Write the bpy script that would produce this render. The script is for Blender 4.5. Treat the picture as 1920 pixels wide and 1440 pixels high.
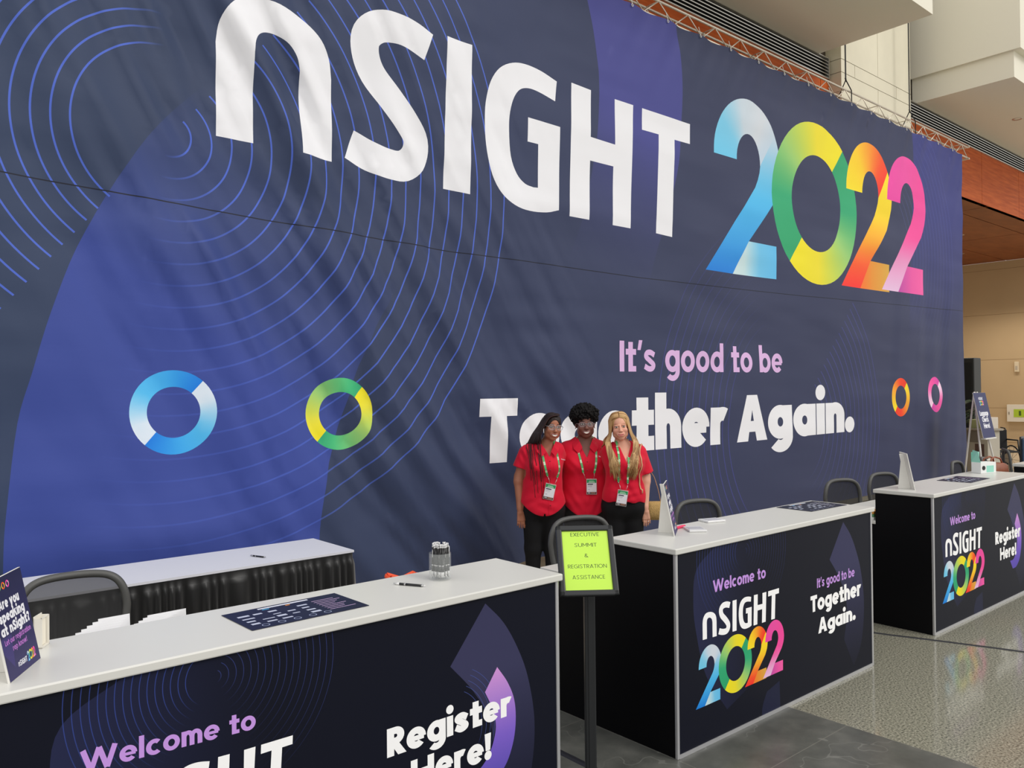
import bpy, bmesh, math, random
import numpy as np
from mathutils import Vector, Matrix, noise
from mathutils.geometry import delaunay_2d_cdt
from mathutils.bvhtree import BVHTree

random.seed(7); np.random.seed(7)
D = bpy.data; SC = bpy.context.scene; COL = SC.collection
for o in list(D.objects): D.objects.remove(o)
pi = math.pi; sin = math.sin; cos = math.cos

# ------------------------------------------------------------------ camera
YAW, PITCH, ROLL, CAMZ, FPX = 0.70537, 0.00877, -0.01022, 1.8443, 1516.0
cam = D.cameras.new('camera'); cam.sensor_width = 36.0; cam.lens = FPX * 36 / 1920; cam.clip_end = 200
camo = D.objects.new('camera', cam); COL.objects.link(camo); SC.camera = camo
_F = Vector((sin(YAW) * cos(PITCH), cos(YAW) * cos(PITCH), sin(PITCH)))
_R0 = Vector((cos(YAW), -sin(YAW), 0)); _U0 = _R0.cross(_F)
_R = cos(ROLL) * _R0 + sin(ROLL) * _U0; _U = -sin(ROLL) * _R0 + cos(ROLL) * _U0
camo.matrix_world = Matrix(((_R.x, _U.x, -_F.x, 0), (_R.y, _U.y, -_F.y, 0), (_R.z, _U.z, -_F.z, CAMZ), (0, 0, 0, 1)))

# ------------------------------------------------------------------ world, daylight, exposure
wd = D.worlds.new('world'); SC.world = wd; wd.use_nodes = True
nt = wd.node_tree; bg = nt.nodes['Background']
tcw = nt.nodes.new('ShaderNodeTexCoord'); sep = nt.nodes.new('ShaderNodeSeparateXYZ'); rampw = nt.nodes.new('ShaderNodeValToRGB')
nt.links.new(tcw.outputs['Generated'], sep.inputs[0])
mr = nt.nodes.new('ShaderNodeMapRange'); mr.inputs[1].default_value = -0.1; mr.inputs[2].default_value = 0.8
nt.links.new(sep.outputs[2], mr.inputs[0]); nt.links.new(mr.outputs[0], rampw.inputs[0]); nt.links.new(rampw.outputs[0], bg.inputs[0])
rampw.color_ramp.elements[0].color = (0.74, 0.72, 0.69, 1); rampw.color_ramp.elements[1].color = (1.0, 0.99, 0.98, 1)
bg.inputs[1].default_value = 1.12
sun = D.lights.new('skylight_sun', 'SUN'); sun.energy = 1.15; sun.angle = math.radians(22); sun.color = (1.0, 0.97, 0.93)
suno = D.objects.new('skylight_sun', sun); COL.objects.link(suno)
suno.rotation_euler = Vector((-0.22, 0.74, -0.62)).to_track_quat('-Z', 'Y').to_euler()
SC.view_settings.view_transform = 'Standard'; SC.view_settings.look = 'None'
SC.view_settings.exposure = 0.0; SC.view_settings.gamma = 1.0; SC.view_settings.use_curve_mapping = False

# ------------------------------------------------------------------ helpers
def lin(c):
    c = np.asarray(c, float) / 255.0
    return np.where(c <= 0.04045, c / 12.92, ((c + 0.055) / 1.055) ** 2.4)
def rgb(*c):
    l = lin(c); return (float(l[0]), float(l[1]), float(l[2]), 1.0)

MATS = {}
def mat(name, col=(200, 200, 200), rough=0.5, metal=0.0, spec=0.5, bump=0.0, bscale=60.0, attr=None, vary=0.0, vscale=8.0, alpha=1.0, emit=0.0, coat=0.0, sheen=0.0, stretch=None):
    if name in MATS: return MATS[name]
    m = D.materials.new(name); m.use_nodes = True; t = m.node_tree; b = t.nodes['Principled BSDF']
    b.inputs['Base Color'].default_value = rgb(*col); b.inputs['Roughness'].default_value = rough
    b.inputs['Metallic'].default_value = metal; b.inputs['Specular IOR Level'].default_value = spec
    b.inputs['Alpha'].default_value = alpha; b.inputs['Coat Weight'].default_value = coat
    b.inputs['Sheen Weight'].default_value = sheen
    if emit: b.inputs['Emission Color'].default_value = rgb(*col); b.inputs['Emission Strength'].default_value = emit
    src = None
    if attr:
        a = t.nodes.new('ShaderNodeVertexColor'); a.layer_name = attr; src = a.outputs['Color']
    tc = t.nodes.new('ShaderNodeTexCoord'); vec = tc.outputs['Object']
    if stretch:
        mp = t.nodes.new('ShaderNodeMapping'); mp.inputs['Scale'].default_value = stretch; t.links.new(vec, mp.inputs[0]); vec = mp.outputs[0]
    if vary:
        n = t.nodes.new('ShaderNodeTexNoise'); n.inputs['Scale'].default_value = vscale; n.inputs['Detail'].default_value = 5
        t.links.new(vec, n.inputs['Vector'])
        mx = t.nodes.new('ShaderNodeMix'); mx.data_type = 'RGBA'; mx.blend_type = 'MULTIPLY'; mx.inputs[0].default_value = 1.0
        r = t.nodes.new('ShaderNodeValToRGB'); lo = 1 - vary
        r.color_ramp.elements[0].position = 0.3; r.color_ramp.elements[1].position = 0.7
        r.color_ramp.elements[0].color = (lo, lo, lo, 1); r.color_ramp.elements[1].color = (1, 1, 1, 1)
        t.links.new(n.outputs[0], r.inputs[0]); t.links.new(r.outputs[0], mx.inputs[7])
        if src: t.links.new(src, mx.inputs[6])
        else: mx.inputs[6].default_value = rgb(*col)
        src = mx.outputs[2]
    if src: t.links.new(src, b.inputs['Base Color'])
    if bump:
        n = t.nodes.new('ShaderNodeTexNoise'); n.inputs['Scale'].default_value = bscale; n.inputs['Detail'].default_value = 4
        t.links.new(vec, n.inputs['Vector'])
        bp = t.nodes.new('ShaderNodeBump'); bp.inputs['Strength'].default_value = bump; bp.inputs['Distance'].default_value = 0.01
        t.links.new(n.outputs[0], bp.inputs['Height']); t.links.new(bp.outputs[0], b.inputs['Normal'])
    MATS[name] = m; return m

class MB:
    """collects geometry for ONE mesh object"""
    def __init__(s): s.v = []; s.f = []; s.m = []; s.c = []
    def add(s, vs, fs, mi=0, col=None):
        o = len(s.v); s.v += [tuple(p) for p in vs]; s.f += [tuple(i + o for i in f) for f in fs]; s.m += [mi] * len(fs); s.c += [col] * len(fs)
    def box(s, a, b, mi=0, M=None, col=None):
        x0, y0, z0 = a; x1, y1, z1 = b
        vs = [(x0, y0, z0), (x1, y0, z0), (x1, y1, z0), (x0, y1, z0), (x0, y0, z1), (x1, y0, z1), (x1, y1, z1), (x0, y1, z1)]
        if M is not None: vs = [M @ Vector(p) for p in vs]
        s.add(vs, [(0, 3, 2, 1), (4, 5, 6, 7), (0, 1, 5, 4), (1, 2, 6, 5), (2, 3, 7, 6), (3, 0, 4, 7)], mi, col)
    def rbox(s, a, b, r=0.01, mi=0, M=None, seg=2, col=None):
        bm = bmesh.new(); c = [(a[i] + b[i]) / 2 for i in range(3)]; d = [abs(b[i] - a[i]) for i in range(3)]
        bmesh.ops.create_cube(bm, size=1.0)
        for v in bm.verts: v.co = Vector((v.co.x * d[0] + c[0], v.co.y * d[1] + c[1], v.co.z * d[2] + c[2]))
        bmesh.ops.bevel(bm, geom=bm.edges[:], offset=min(r, min(d) * 0.49), segments=seg, affect='EDGES', profile=0.5)
        if M is not None: bmesh.ops.transform(bm, matrix=M, verts=bm.verts)
        bm.verts.index_update(); s.add([v.co[:] for v in bm.verts], [[v.index for v in f.verts] for f in bm.faces], mi, col); bm.free()
    def tube(s, pts, r, n=8, mi=0, cap=True, col=None, flat=1.0, up=None):
        pts = [Vector(p) for p in pts]; rs = r if hasattr(r, '__len__') else [r] * len(pts)
        vs = []; prev = None
        for i, p in enumerate(pts):
            t = (pts[min(i + 1, len(pts) - 1)] - pts[max(i - 1, 0)]).normalized()
            if prev is None:
                a = Vector(up) if up else (Vector((0, 0, 1)) if abs(t.z) < 0.9 else Vector((1, 0, 0)))
                x = t.cross(a).normalized()
            else: x = (prev - t * prev.dot(t)).normalized()
            prev = x; y = t.cross(x)
            for k in range(n):
                w = 2 * pi * k / n; vs.append(p + x * cos(w) * rs[i] + y * sin(w) * rs[i] * flat)
        fs = []
        for i in range(len(pts) - 1):
            for k in range(n):
                a = i * n + k; b = i * n + (k + 1) % n; fs.append((a, b, b + n, a + n))
        if cap: fs.append(tuple(range(n - 1, -1, -1))); fs.append(tuple(range((len(pts) - 1) * n, len(pts) * n)))
        s.add(vs, fs, mi, col)
    def cyl(s, c, r, z0, z1, n=24, mi=0, r2=None):
        s.tube([(c[0], c[1], z0), (c[0], c[1], z1)], [r, r if r2 is None else r2], n, mi)
    def lathe(s, prof, c=(0, 0, 0), n=32, mi=0):
        vs = []; fs = []
        for (r, z) in prof:
            for k in range(n): w = 2 * pi * k / n; vs.append((c[0] + r * cos(w), c[1] + r * sin(w), c[2] + z))
        for i in range(len(prof) - 1):
            for k in range(n): a = i * n + k; b = i * n + (k + 1) % n; fs.append((a, b, b + n, a + n))
        s.add(vs, fs, mi)
    def ball(s, c, r, mi=0, n=12, col=None):
        vs = []; fs = []; r = (r, r, r) if not hasattr(r, '__len__') else r
        for i in range(n + 1):
            th = pi * i / n
            for k in range(2 * n): w = pi * k / n; vs.append((c[0] + r[0] * sin(th) * cos(w), c[1] + r[1] * sin(th) * sin(w), c[2] + r[2] * cos(th)))
        for i in range(n):
            for k in range(2 * n): a = i * 2 * n + k; b = i * 2 * n + (k + 1) % (2 * n); fs.append((a, a + 2 * n, b + 2 * n, b))
        s.add(vs, fs, mi, col)
    def prism(s, pts, y0, y1, mi=0, M=None):
        """polygon in xz extruded along y"""
        n = len(pts); vs = [(p[0], y0, p[1]) for p in pts] + [(p[0], y1, p[1]) for p in pts]
        if M is not None: vs = [M @ Vector(p) for p in vs]
        s.add(vs, [tuple(range(n)), tuple(range(2 * n - 1, n - 1, -1))] + [(i, i + n, (i + 1) % n + n, (i + 1) % n) for i in range(n)], mi)
    def build(s, name, mats, parent=None, smooth=False, loc=None, rot=None):
        me = D.meshes.new(name); me.from_pydata([tuple(p) for p in s.v], [], s.f)
        for m in (mats if isinstance(mats, (list, tuple)) else [mats]): me.materials.append(m)
        me.polygons.foreach_set('material_index', s.m)
        if any(c is not None for c in s.c):
            at = me.color_attributes.new('ink', 'FLOAT_COLOR', 'CORNER'); arr = np.ones((len(me.loops), 4), np.float32); k = 0
            for f, c in zip(s.f, s.c):
                if c is not None: arr[k:k + len(f), :3] = lin(c)
                k += len(f)
            at.data.foreach_set('color', arr.ravel())
        me.update()
        if smooth: me.polygons.foreach_set('use_smooth', [True] * len(me.polygons))
        o = D.objects.new(name, me); COL.objects.link(o)
        if smooth == 'auto':
            try: me.set_sharp_from_angle(angle=math.radians(40))
            except Exception: pass
        if parent: o.parent = parent
        if loc: o.location = loc
        if rot is not None: o.rotation_euler = rot
        return o
def fixn(o):
    bm = bmesh.new(); bm.from_mesh(o.data); bmesh.ops.recalc_face_normals(bm, faces=bm.faces); bm.to_mesh(o.data); bm.free(); return o
def tag(o, label=None, cat=None, group=None, kind=None):
    if label: o['label'] = label
    if cat: o['category'] = cat
    if group: o['group'] = group
    if kind: o['kind'] = kind
    return o
def empty(name, loc=(0, 0, 0), rz=0.0, label=None, cat=None, group=None):
    o = D.objects.new(name, None); COL.objects.link(o); o.location = loc; o.rotation_euler = (0, 0, rz); o.empty_display_size = 0.1
    return tag(o, label, cat, group)
def copy_tree(o, parent=None):
    c = o.copy(); COL.objects.link(c)
    if parent: c.parent = parent
    for ch in [x for x in o.children]: copy_tree(ch, c)
    return c

# ------------------------------------------------------------------ 2-D printing: one flat mesh, one ink colour per face corner
def ell(cx, cy, rx, ry, a0=0, a1=360, n=40):
    w = np.radians(np.linspace(a0, a1, n)); return np.stack([cx + rx * np.cos(w), cy + ry * np.sin(w)], 1)
def stroke(pts, w, cap=0.0):
    p = np.asarray(pts, float); w = np.full(len(p), w) if np.isscalar(w) else np.asarray(w)
    t = np.gradient(p, axis=0); d = np.diff(p, axis=0); d /= np.linalg.norm(d, axis=1)[:, None] + 1e-12
    nn = np.stack([-d[:, 1], d[:, 0]], 1); n = np.zeros_like(p); n[0] = nn[0]; n[-1] = nn[-1]
    if len(p) > 2:
        m = nn[:-1] + nn[1:]; l = (m * m).sum(1); n[1:-1] = 2 * m / np.maximum(l, 0.35)[:, None]
    a = p + n * w[:, None] / 2; b = p - n * w[:, None] / 2
    return [np.vstack([a, b[::-1]])]
def strokeq(pts, w):
    c = stroke(pts, w)[0]; n = len(c) // 2; a, b = c[:n], c[n:][::-1]
    return [[np.array([a[i], a[i + 1], b[i + 1], b[i]])] for i in range(n - 1)]
def R(x0, y0, x1, y1): return [np.array([(x0, y0), (x1, y0), (x1, y1), (x0, y1)], float)]
def PO(*p): return [np.array(p, float)]
def ringset(cx, cy, rx, ry, w, wv=None): return [ell(cx, cy, rx, ry, 0, 351, 40), ell(cx, cy, rx - w, ry - (wv or w), 0, 351, 40)]
def arcs(cx, cy, rx, ry, w, a0, a1, wv=None, n=30):
    wv = wv or w
    return [np.vstack([ell(cx, cy, rx, ry, a0, a1, n), ell(cx, cy, rx - w, ry - wv, a1, a0, n)])]
def spline(pts, n=8):
    p = np.asarray(pts, float); q = np.vstack([2 * p[0] - p[1], p, 2 * p[-1] - p[-2]]); out = []
    for i in range(1, len(q) - 2):
        for t in np.linspace(0, 1, n, endpoint=False):
            a, b, c, d = q[i - 1], q[i], q[i + 1], q[i + 2]
            out.append(0.5 * (2 * b + (c - a) * t + (2 * a - 5 * b + 4 * c - d) * t * t + (3 * b - a - 3 * c + d) * t ** 3))
    out.append(p[-1]); return np.array(out)

def glyph(ch, w):
    """geometric sans: cap height .70, x-height .52; returns (contour sets, advance)"""
    C, X, A, t = 0.70, 0.52, 0.74, w * 0.86; o = X / 2; rx = 0.235 + w * 0.25; W = 0.33 + w * 0.85
    def bowl(cx): return ringset(cx, o, rx, o + 0.008, w, t)
    def arch(x, Wd): return [R(x + Wd - w, 0, x + Wd, X * 0.56), arcs(x + Wd / 2, X * 0.55, Wd / 2, X * 0.45 + 0.008, w, 0, 180, t)]
    if ch == ' ': return [], 0.24
    if ch == 'o': return [bowl(rx)], 2 * rx
    if ch == 'a': return [bowl(rx), R(2 * rx - w, 0, 2 * rx, X)], 2 * rx
    if ch == 'd': return [bowl(rx), R(2 * rx - w, 0, 2 * rx, A)], 2 * rx
    if ch == 'b': return [bowl(rx), R(0, 0, w, A)], 2 * rx
    if ch == 'p': return [bowl(rx), R(0, -0.2, w, X)], 2 * rx
    if ch == 'g': return [bowl(rx), R(2 * rx - w, 0.0, 2 * rx, X), arcs(rx, 0.02, rx, 0.24, w, -140, 0, t)], 2 * rx
    if ch == 'e': return [arcs(rx, o, rx, o + 0.008, w, 0, 318, t), R(w * 0.5, o - t * 0.42, 2 * rx - w * 0.3, o + t * 0.30)], 2 * rx
    if ch == 'c': return [arcs(rx, o, rx, o + 0.008, w, 48, 312, t)], 1.8 * rx
    if ch == 'n': return [R(0, 0, w, X)] + arch(0, W), W
    if ch == 'h': return [R(0, 0, w, A)] + arch(0, W), W
    if ch == 'm': return [R(0, 0, w, X)] + arch(0, W * 0.93) + arch(W * 0.93 - w, W * 0.93), W * 1.86 - w
    if ch == 'r': return [R(0, 0, w, X), arcs(w * 0.5 + 0.16, X * 0.55, 0.16 + w * 0.5, X * 0.45 + 0.005, w, 62, 180, t)], w + 0.19
    if ch == 'u': return [R(W - w, 0, W, X), R(0, X * 0.44, w, X), arcs(W / 2, X * 0.45, W / 2, X * 0.45 + 0.008, w, 180, 360, t)], W
    if ch == 'i': return [R(0, 0, w, X), [ell(w / 2, X + 0.06 + w * 0.55, w * 0.58, w * 0.58, 0, 345, 24)]], w
    if ch == 'l': return [R(0, 0, w, A)], w
    if ch == 't': return [R(0.09, 0, 0.09 + w, 0.68), R(0, X - t, 0.2 + w, X), R(0.09, 0, 0.2 + w, t * 0.95)], 0.2 + w
    if ch == 's':
        k = 0.195 + w * 0.2
        sp = spline([(k * 1.75, X - t * 0.95), (k * 1.15, X - t * 0.52), (k * 0.6, X - t * 0.62), (k * 0.42, X * 0.68), (k, X * 0.5), (k * 1.58, X * 0.32), (k * 1.4, t * 0.62), (k * 0.85, t * 0.5), (k * 0.2, t * 0.95)])
        return strokeq(sp, t * 0.97), 2 * k
    if ch == 'k': return [R(0, 0, w, A), PO((w * 0.9, 0.2), (w * 0.9, 0.2 + w * 1.1), (0.27 + w * 0.5, X), (0.3 + w * 1.5, X)), PO((w * 1.3, 0.3), (w * 2.1, 0.36), (0.32 + w * 1.55, 0), (0.28 + w * 0.5, 0))], 0.31 + w * 1.5
    if ch == 'w':
        q = 0.155 + w * 0.22; return [stroke([(w * 0.45, X), (w * 0.45 + q, 0)], w * 1.02), stroke([(w * 0.45 + q, 0), (w * 0.45 + 2 * q, X)], w * 1.0), stroke([(w * 0.45 + 2 * q, X), (w * 0.45 + 3 * q, 0)], w * 1.0), stroke([(w * 0.45 + 3 * q, 0), (w * 0.45 + 4 * q, X)], w * 1.02)], w * 0.9 + 4 * q
    if ch == 'y': return [stroke([(w * 0.5, X), (0.25 + w * 0.1, 0.02)], w * 1.05), stroke([(0.46 + w * 0.2, X), (0.14 + w * 0.1, -0.2)], w * 1.05)], 0.46 + w * 0.7
    if ch == '!': return [PO((0, C), (w * 1.1, C), (w * 0.95, 0.24), (w * 0.15, 0.24)), [ell(w * 0.55, w * 0.55, w * 0.62, w * 0.62, 0, 345, 24)]], w * 1.15
    if ch == '.': return [[ell(w * 0.6, w * 0.55, w * 0.62, w * 0.62, 0, 345, 24)]], w * 1.2
    if ch == "'": return [PO((w * 0.35, C + 0.03), (w * 1.15, C + 0.03), (w * 0.7, C - 0.2), (0, C - 0.2))], w * 1.0
    if ch == '?': return [arcs(0.2, C - 0.19, 0.2, 0.19, w, -60, 185, t), R(0.2 - w * 0.4, 0.22, 0.2 + w * 0.5, 0.38), [ell(0.21, w * 0.55, w * 0.62, w * 0.62, 0, 345, 24)]], 0.42
    if ch in 'TIHLEFACNMURSGOVXWD&':
        Cw = 0.44 + w * 0.35
        if ch == 'I': return [R(0, 0, w, C)], w
        if ch == 'T': return [R(Cw / 2 - w / 2, 0, Cw / 2 + w / 2, C), R(0, C - t, Cw, C)], Cw
        if ch == 'H': return [R(0, 0, w, C), R(Cw, 0, Cw + w, C), R(0, C / 2 - t / 2, Cw + w, C / 2 + t / 2)], Cw + w
        if ch == 'L': return [R(0, 0, w, C), R(0, 0, 0.3 + w * 0.6, t)], 0.3 + w * 0.6
        if ch == 'E': return [R(0, 0, w, C), R(0, 0, 0.32 + w * 0.5, t), R(0, C - t, 0.32 + w * 0.5, C), R(0, C / 2 - t / 2, 0.29 + w * 0.4, C / 2 + t / 2)], 0.32 + w * 0.5
        if ch == 'A':
            a = 0.52 + w * 0.65; return [PO((0, 0), (w * 1.05, 0), (a / 2 + w * 0.08, C * 0.8), (a / 2 + w * 0.5, C), (a / 2 - w * 0.5, C)), PO((a, 0), (a - w * 1.05, 0), (a / 2 - w * 0.08, C * 0.8), (a / 2 - w * 0.5, C), (a / 2 + w * 0.5, C)), R(a * 0.28, C * 0.2, a * 0.72, C * 0.2 + t * 0.85)], a
        if ch == 'C': return [arcs(0.33, C / 2, 0.33, C / 2 + 0.008, w, 50, 310, t)], 0.58
        if ch == 'O': return [ringset(0.35, C / 2, 0.35, C / 2 + 0.008, w, t)], 0.7
        if ch == 'D': return [R(0, 0, w, C), arcs(0.22, C / 2, 0.3, C / 2, w, -90, 90, t), R(0, 0, 0.22, t), R(0, C - t, 0.22, C)], 0.52
        if ch == 'G': return [arcs(0.34, C / 2, 0.34, C / 2 + 0.008, w, 45, 345, t), R(0.36, C / 2 - t, 0.66, C / 2), R(0.66 - w, 0.12, 0.66, C / 2)], 0.66
        if ch == 'N': return [R(0, 0, w, C), R(Cw, 0, Cw + w, C), PO((0, C), (w * 1.05, C), (Cw + w, 0), (Cw - w * 0.05, 0))], Cw + w
        if ch == 'M': return [R(0, 0, w, C), R(0.56, 0, 0.56 + w, C), PO((0, C), (w, C), (0.28 + w, 0.2), (0.28, 0.2)), PO((0.56 + w, C), (0.56, C), (0.28, 0.2), (0.28 + w, 0.2))], 0.56 + w
        if ch == 'U': return [R(0, C * 0.34, w, C), R(Cw, C * 0.34, Cw + w, C), arcs((Cw + w) / 2, C * 0.35, (Cw + w) / 2, C * 0.35 + 0.008, w, 180, 360, t)], Cw + w
        if ch == 'R': return [R(0, 0, w, C), arcs(0.2 + w * 0.2, C * 0.69, 0.2 + w * 0.25, C * 0.31, w, -90, 90, t), R(0, C - t, 0.2 + w * 0.25, C), R(0, C * 0.38, 0.2 + w * 0.25, C * 0.38 + t), PO((0.12, C * 0.42), (0.12 + w * 1.1, C * 0.42), (0.4 + w * 0.75, 0), (0.4 - w * 0.45, 0))], 0.4 + w * 0.6
        if ch == 'S':
            k = 0.235 + w * 0.15
            sp = spline([(k * 1.8, C - t * 1.1), (k * 1.2, C - t * 0.52), (k * 0.62, C - t * 0.68), (k * 0.4, C * 0.7), (k, C * 0.51), (k * 1.6, C * 0.3), (k * 1.4, t * 0.7), (k * 0.8, t * 0.5), (k * 0.15, t * 1.1)])
            return strokeq(sp, t), 2 * k
        if ch == 'V': return [stroke([(w * 0.5, C), (0.27 + w * 0.3, 0)], w), stroke([(0.54 + w * 0.1, C), (0.27 + w * 0.3, 0)], w)], 0.54 + w * 0.6
        if ch == 'X': return [stroke([(w * 0.5, C), (0.5, 0)], w * 1.1), stroke([(0.5, C), (w * 0.5, 0)], w * 1.1)], 0.5 + w * 0.5
        if ch == 'W':
            q = 0.2 + w * 0.24; return [stroke([(w * 0.45, C), (w * 0.45 + q, 0)], w * 1.02), stroke([(w * 0.45 + q, 0), (w * 0.45 + 2 * q, C)], w), stroke([(w * 0.45 + 2 * q, C), (w * 0.45 + 3 * q, 0)], w), stroke([(w * 0.45 + 3 * q, 0), (w * 0.45 + 4 * q, C)], w * 1.02)], w * 0.9 + 4 * q
        if ch == '&': return [arcs(0.2, 0.53, 0.14, 0.17, w, -40, 250, t), arcs(0.2, 0.2, 0.2, 0.2, w, 110, 340, t), stroke([(0.12, 0.45), (0.46, 0)], w)], 0.5
    return [R(0, 0, 0.3, 0.5)], 0.3

def text(s, x0, x1, base, cap, w=0.17, gap=0.055, slope=0.0):
    """sets of contours for s, fitted between x0 and x1"""
    out = []; x = 0.0
    for ch in s:
        st, ad = glyph(ch, w)
        for c in st: out.append([p + np.array([x, 0]) for p in c])
        x += ad + gap
    k = (x1 - x0) / (x - gap); q = cap / 0.70
    res = []
    for c in out: res.append([np.stack([x0 + p[:, 0] * k, base + p[:, 1] * q + slope * p[:, 0] * k], 1) for p in c])
    return res

def const(c, a=1.0): return lambda P: (np.tile(np.array(c, float), (len(P), 1)), np.full(len(P), a))
def stops(t, st):
    xs = [s[0] for s in st]; cs = np.array([s[1] for s in st], float)
    return np.stack([np.interp(t, xs, cs[:, i]) for i in range(3)], 1)

def inside(P, sets):
    r = np.zeros(len(P), bool)
    for cs in sets:
        allp = np.vstack(cs); lo = allp.min(0); hi = allp.max(0)
        idx = np.nonzero((P[:, 0] >= lo[0]) & (P[:, 0] <= hi[0]) & (P[:, 1] >= lo[1]) & (P[:, 1] <= hi[1]))[0]
        if len(idx) == 0: continue
        q = P[idx]; par = np.zeros(len(idx), bool)
        for c in cs:
            a = c; b = np.roll(c, -1, 0)
            for (xa, ya), (xb, yb) in zip(a, b):
                if ya == yb: continue
                m = (q[:, 1] > ya) != (q[:, 1] > yb)
                if not m.any(): continue
                xi = xa + (q[:, 1] - ya) * (xb - xa) / (yb - ya)
                par ^= m & (q[:, 0] < xi)
        r[idx] |= par
    return r

def print_mesh(name, rect, shapes, step, fmap, base, m, parent=None, smooth=False, normals=None):
    x0, y0, x1, y1 = rect; V = []; E = []
    def resample(c, closed=True):
        c = np.asarray(c); out = []; n = len(c)
        for i in range(n if closed else n - 1):
            a, b = c[i], c[(i + 1) % n]; k = max(1, int(np.linalg.norm(b - a) / (step * 1.0)))
            for j in range(k): out.append(a + (b - a) * j / k)
        return out
    def addc(c):
        c = np.clip(c, [x0, y0], [x1, y1]); pts = resample(c); o = len(V); n = len(pts)
        V.extend(pts); E.extend([(o + i, o + (i + 1) % n) for i in range(n)])
    addc(np.array([(x0, y0), (x1, y0), (x1, y1), (x0, y1)], float))
    for sets, f in shapes:
        for cs in sets:
            for c in cs: addc(c)
    gx = np.arange(x0 + step, x1 - step * 0.5, step); gy = np.arange(y0 + step, y1 - step * 0.5, step)
    G = np.array([(x + (0.5 * step if j % 2 else 0), y) for j, y in enumerate(gy) for x in gx])
    if len(G):
        G = G[G[:, 0] < x1 - 0.3 * step]; q_ = step * .45; occ = set()
        for p in V:
            i, j = int(p[0] // q_), int(p[1] // q_)
            for a in (-1, 0, 1):
                for b in (-1, 0, 1): occ.add((i + a, j + b))
        V.extend([p for p in G if (int(p[0] // q_), int(p[1] // q_)) not in occ])
    vo, eo, fo, *_ = delaunay_2d_cdt([Vector((float(p[0]), float(p[1]))) for p in V], E, [], 0, 1e-6)
    P = np.array([(p.x, p.y) for p in vo]); Fc = np.array([f for f in fo if len(f) == 3])
    cen = P[Fc].mean(1); cor = P[Fc].reshape(-1, 2)
    colr = np.tile(np.array(base, float), (len(cor), 1)) if not callable(base) else base(cor)
    for sets, f in shapes:
        ins = np.repeat(inside(cen, sets), 3)
        if not ins.any(): continue
        c, a = f(cor[ins]); a = a[:, None]; colr[ins] = colr[ins] * (1 - a) + c * a
    me = D.meshes.new(name); me.from_pydata([tuple(q) for q in fmap(P)], [], Fc.tolist())
    me.materials.append(m); at = me.color_attributes.new('ink', 'FLOAT_COLOR', 'CORNER')
    arr = np.ones((len(cor), 4), np.float32); arr[:, :3] = lin(np.clip(colr, 0, 255)); at.data.foreach_set('color', arr.ravel())
    if smooth: me.polygons.foreach_set('use_smooth', [True] * len(me.polygons))
    me.update()
    if normals is not None: me.normals_split_custom_set_from_vertices([tuple(q) for q in normals(P)])
    o = D.objects.new(name, me); COL.objects.link(o)
    if parent: o.parent = parent
    return o

# ---- the event logo, as outlines in the banner's own metres
N_G = [PO(*([(2.22, 3.76)] + [tuple(p) for p in spline([(2.22, 4.46), (2.25, 4.63), (2.32, 4.76), (2.43, 4.85), (2.58, 4.88), (2.76, 4.865), (2.94, 4.80), (3.07, 4.70), (3.14, 4.56), (3.16, 4.40)], 4)] + [(3.16, 3.73), (2.88, 3.74)] + [tuple(p) for p in spline([(2.88, 4.40), (2.855, 4.50), (2.79, 4.585), (2.70, 4.63), (2.62, 4.635), (2.55, 4.60), (2.51, 4.53), (2.50, 4.44)], 4)] + [(2.50, 3.755)]))]
S_G = [stroke(spline([(4.10, 4.905), (3.93, 4.965), (3.76, 4.985), (3.60, 4.955), (3.485, 4.85), (3.475, 4.70), (3.55, 4.54), (3.72, 4.38), (3.88, 4.21), (3.975, 4.06), (3.955, 3.91), (3.85, 3.815), (3.69, 3.805), (3.50, 3.84), (3.32, 3.905)], 5), 0.265)]
I_G = [PO((4.30, 5.06), (4.59, 5.06), (4.56, 3.67), (4.27, 3.68))]
G_G = [PO(*([tuple(p) for p in spline([(5.67, 4.98), (5.45, 5.035), (5.25, 5.05), (5.08, 5.02), (4.92, 4.93), (4.81, 4.78), (4.75, 4.57), (4.73, 4.34), (4.75, 4.10), (4.81, 3.89), (4.92, 3.73), (5.08, 3.64), (5.27, 3.61), (5.50, 3.625), (5.67, 3.67)], 4)] + [(5.70, 4.52), (5.27, 4.53), (5.26, 4.29), (5.40, 4.29), (5.39, 3.855)] + [tuple(p) for p in spline([(5.33, 3.85), (5.22, 3.87), (5.12, 3.95), (5.05, 4.11), (5.03, 4.35), (5.045, 4.54), (5.09, 4.68), (5.17, 4.78), (5.28, 4.82), (5.42, 4.815), (5.64, 4.77)], 4)]))]
H_G = [PO((5.88, 5.02), (6.17, 5.01), (6.15, 4.51), (6.53, 4.50), (6.54, 5.00), (6.84, 5.00), (6.76, 3.62), (6.47, 3.62), (6.50, 4.26), (6.14, 4.26), (6.11, 3.63), (5.82, 3.63))]
T_G = [PO((6.99, 5.00), (7.86, 5.00), (7.85, 4.76), (7.56, 4.755), (7.49, 3.61), (7.20, 3.62), (7.27, 4.76), (6.98, 4.755))]
LOGO = N_G + S_G + I_G + G_G + H_G + T_G
SPLIT0, SPLIT1 = np.array([0.726, 0.646]), np.array([0.562 + 0.438 * cos(0.6021), 0.643 + 0.357 * sin(0.6021)])
TWO_BOWL = np.vstack([ell(0.562, 0.643, 0.438, 0.357, 180, 34.5, 28), [SPLIT1], [SPLIT0], ell(0.57, 0.645, 0.155, 0.163, 0, 180, 18)])
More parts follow.
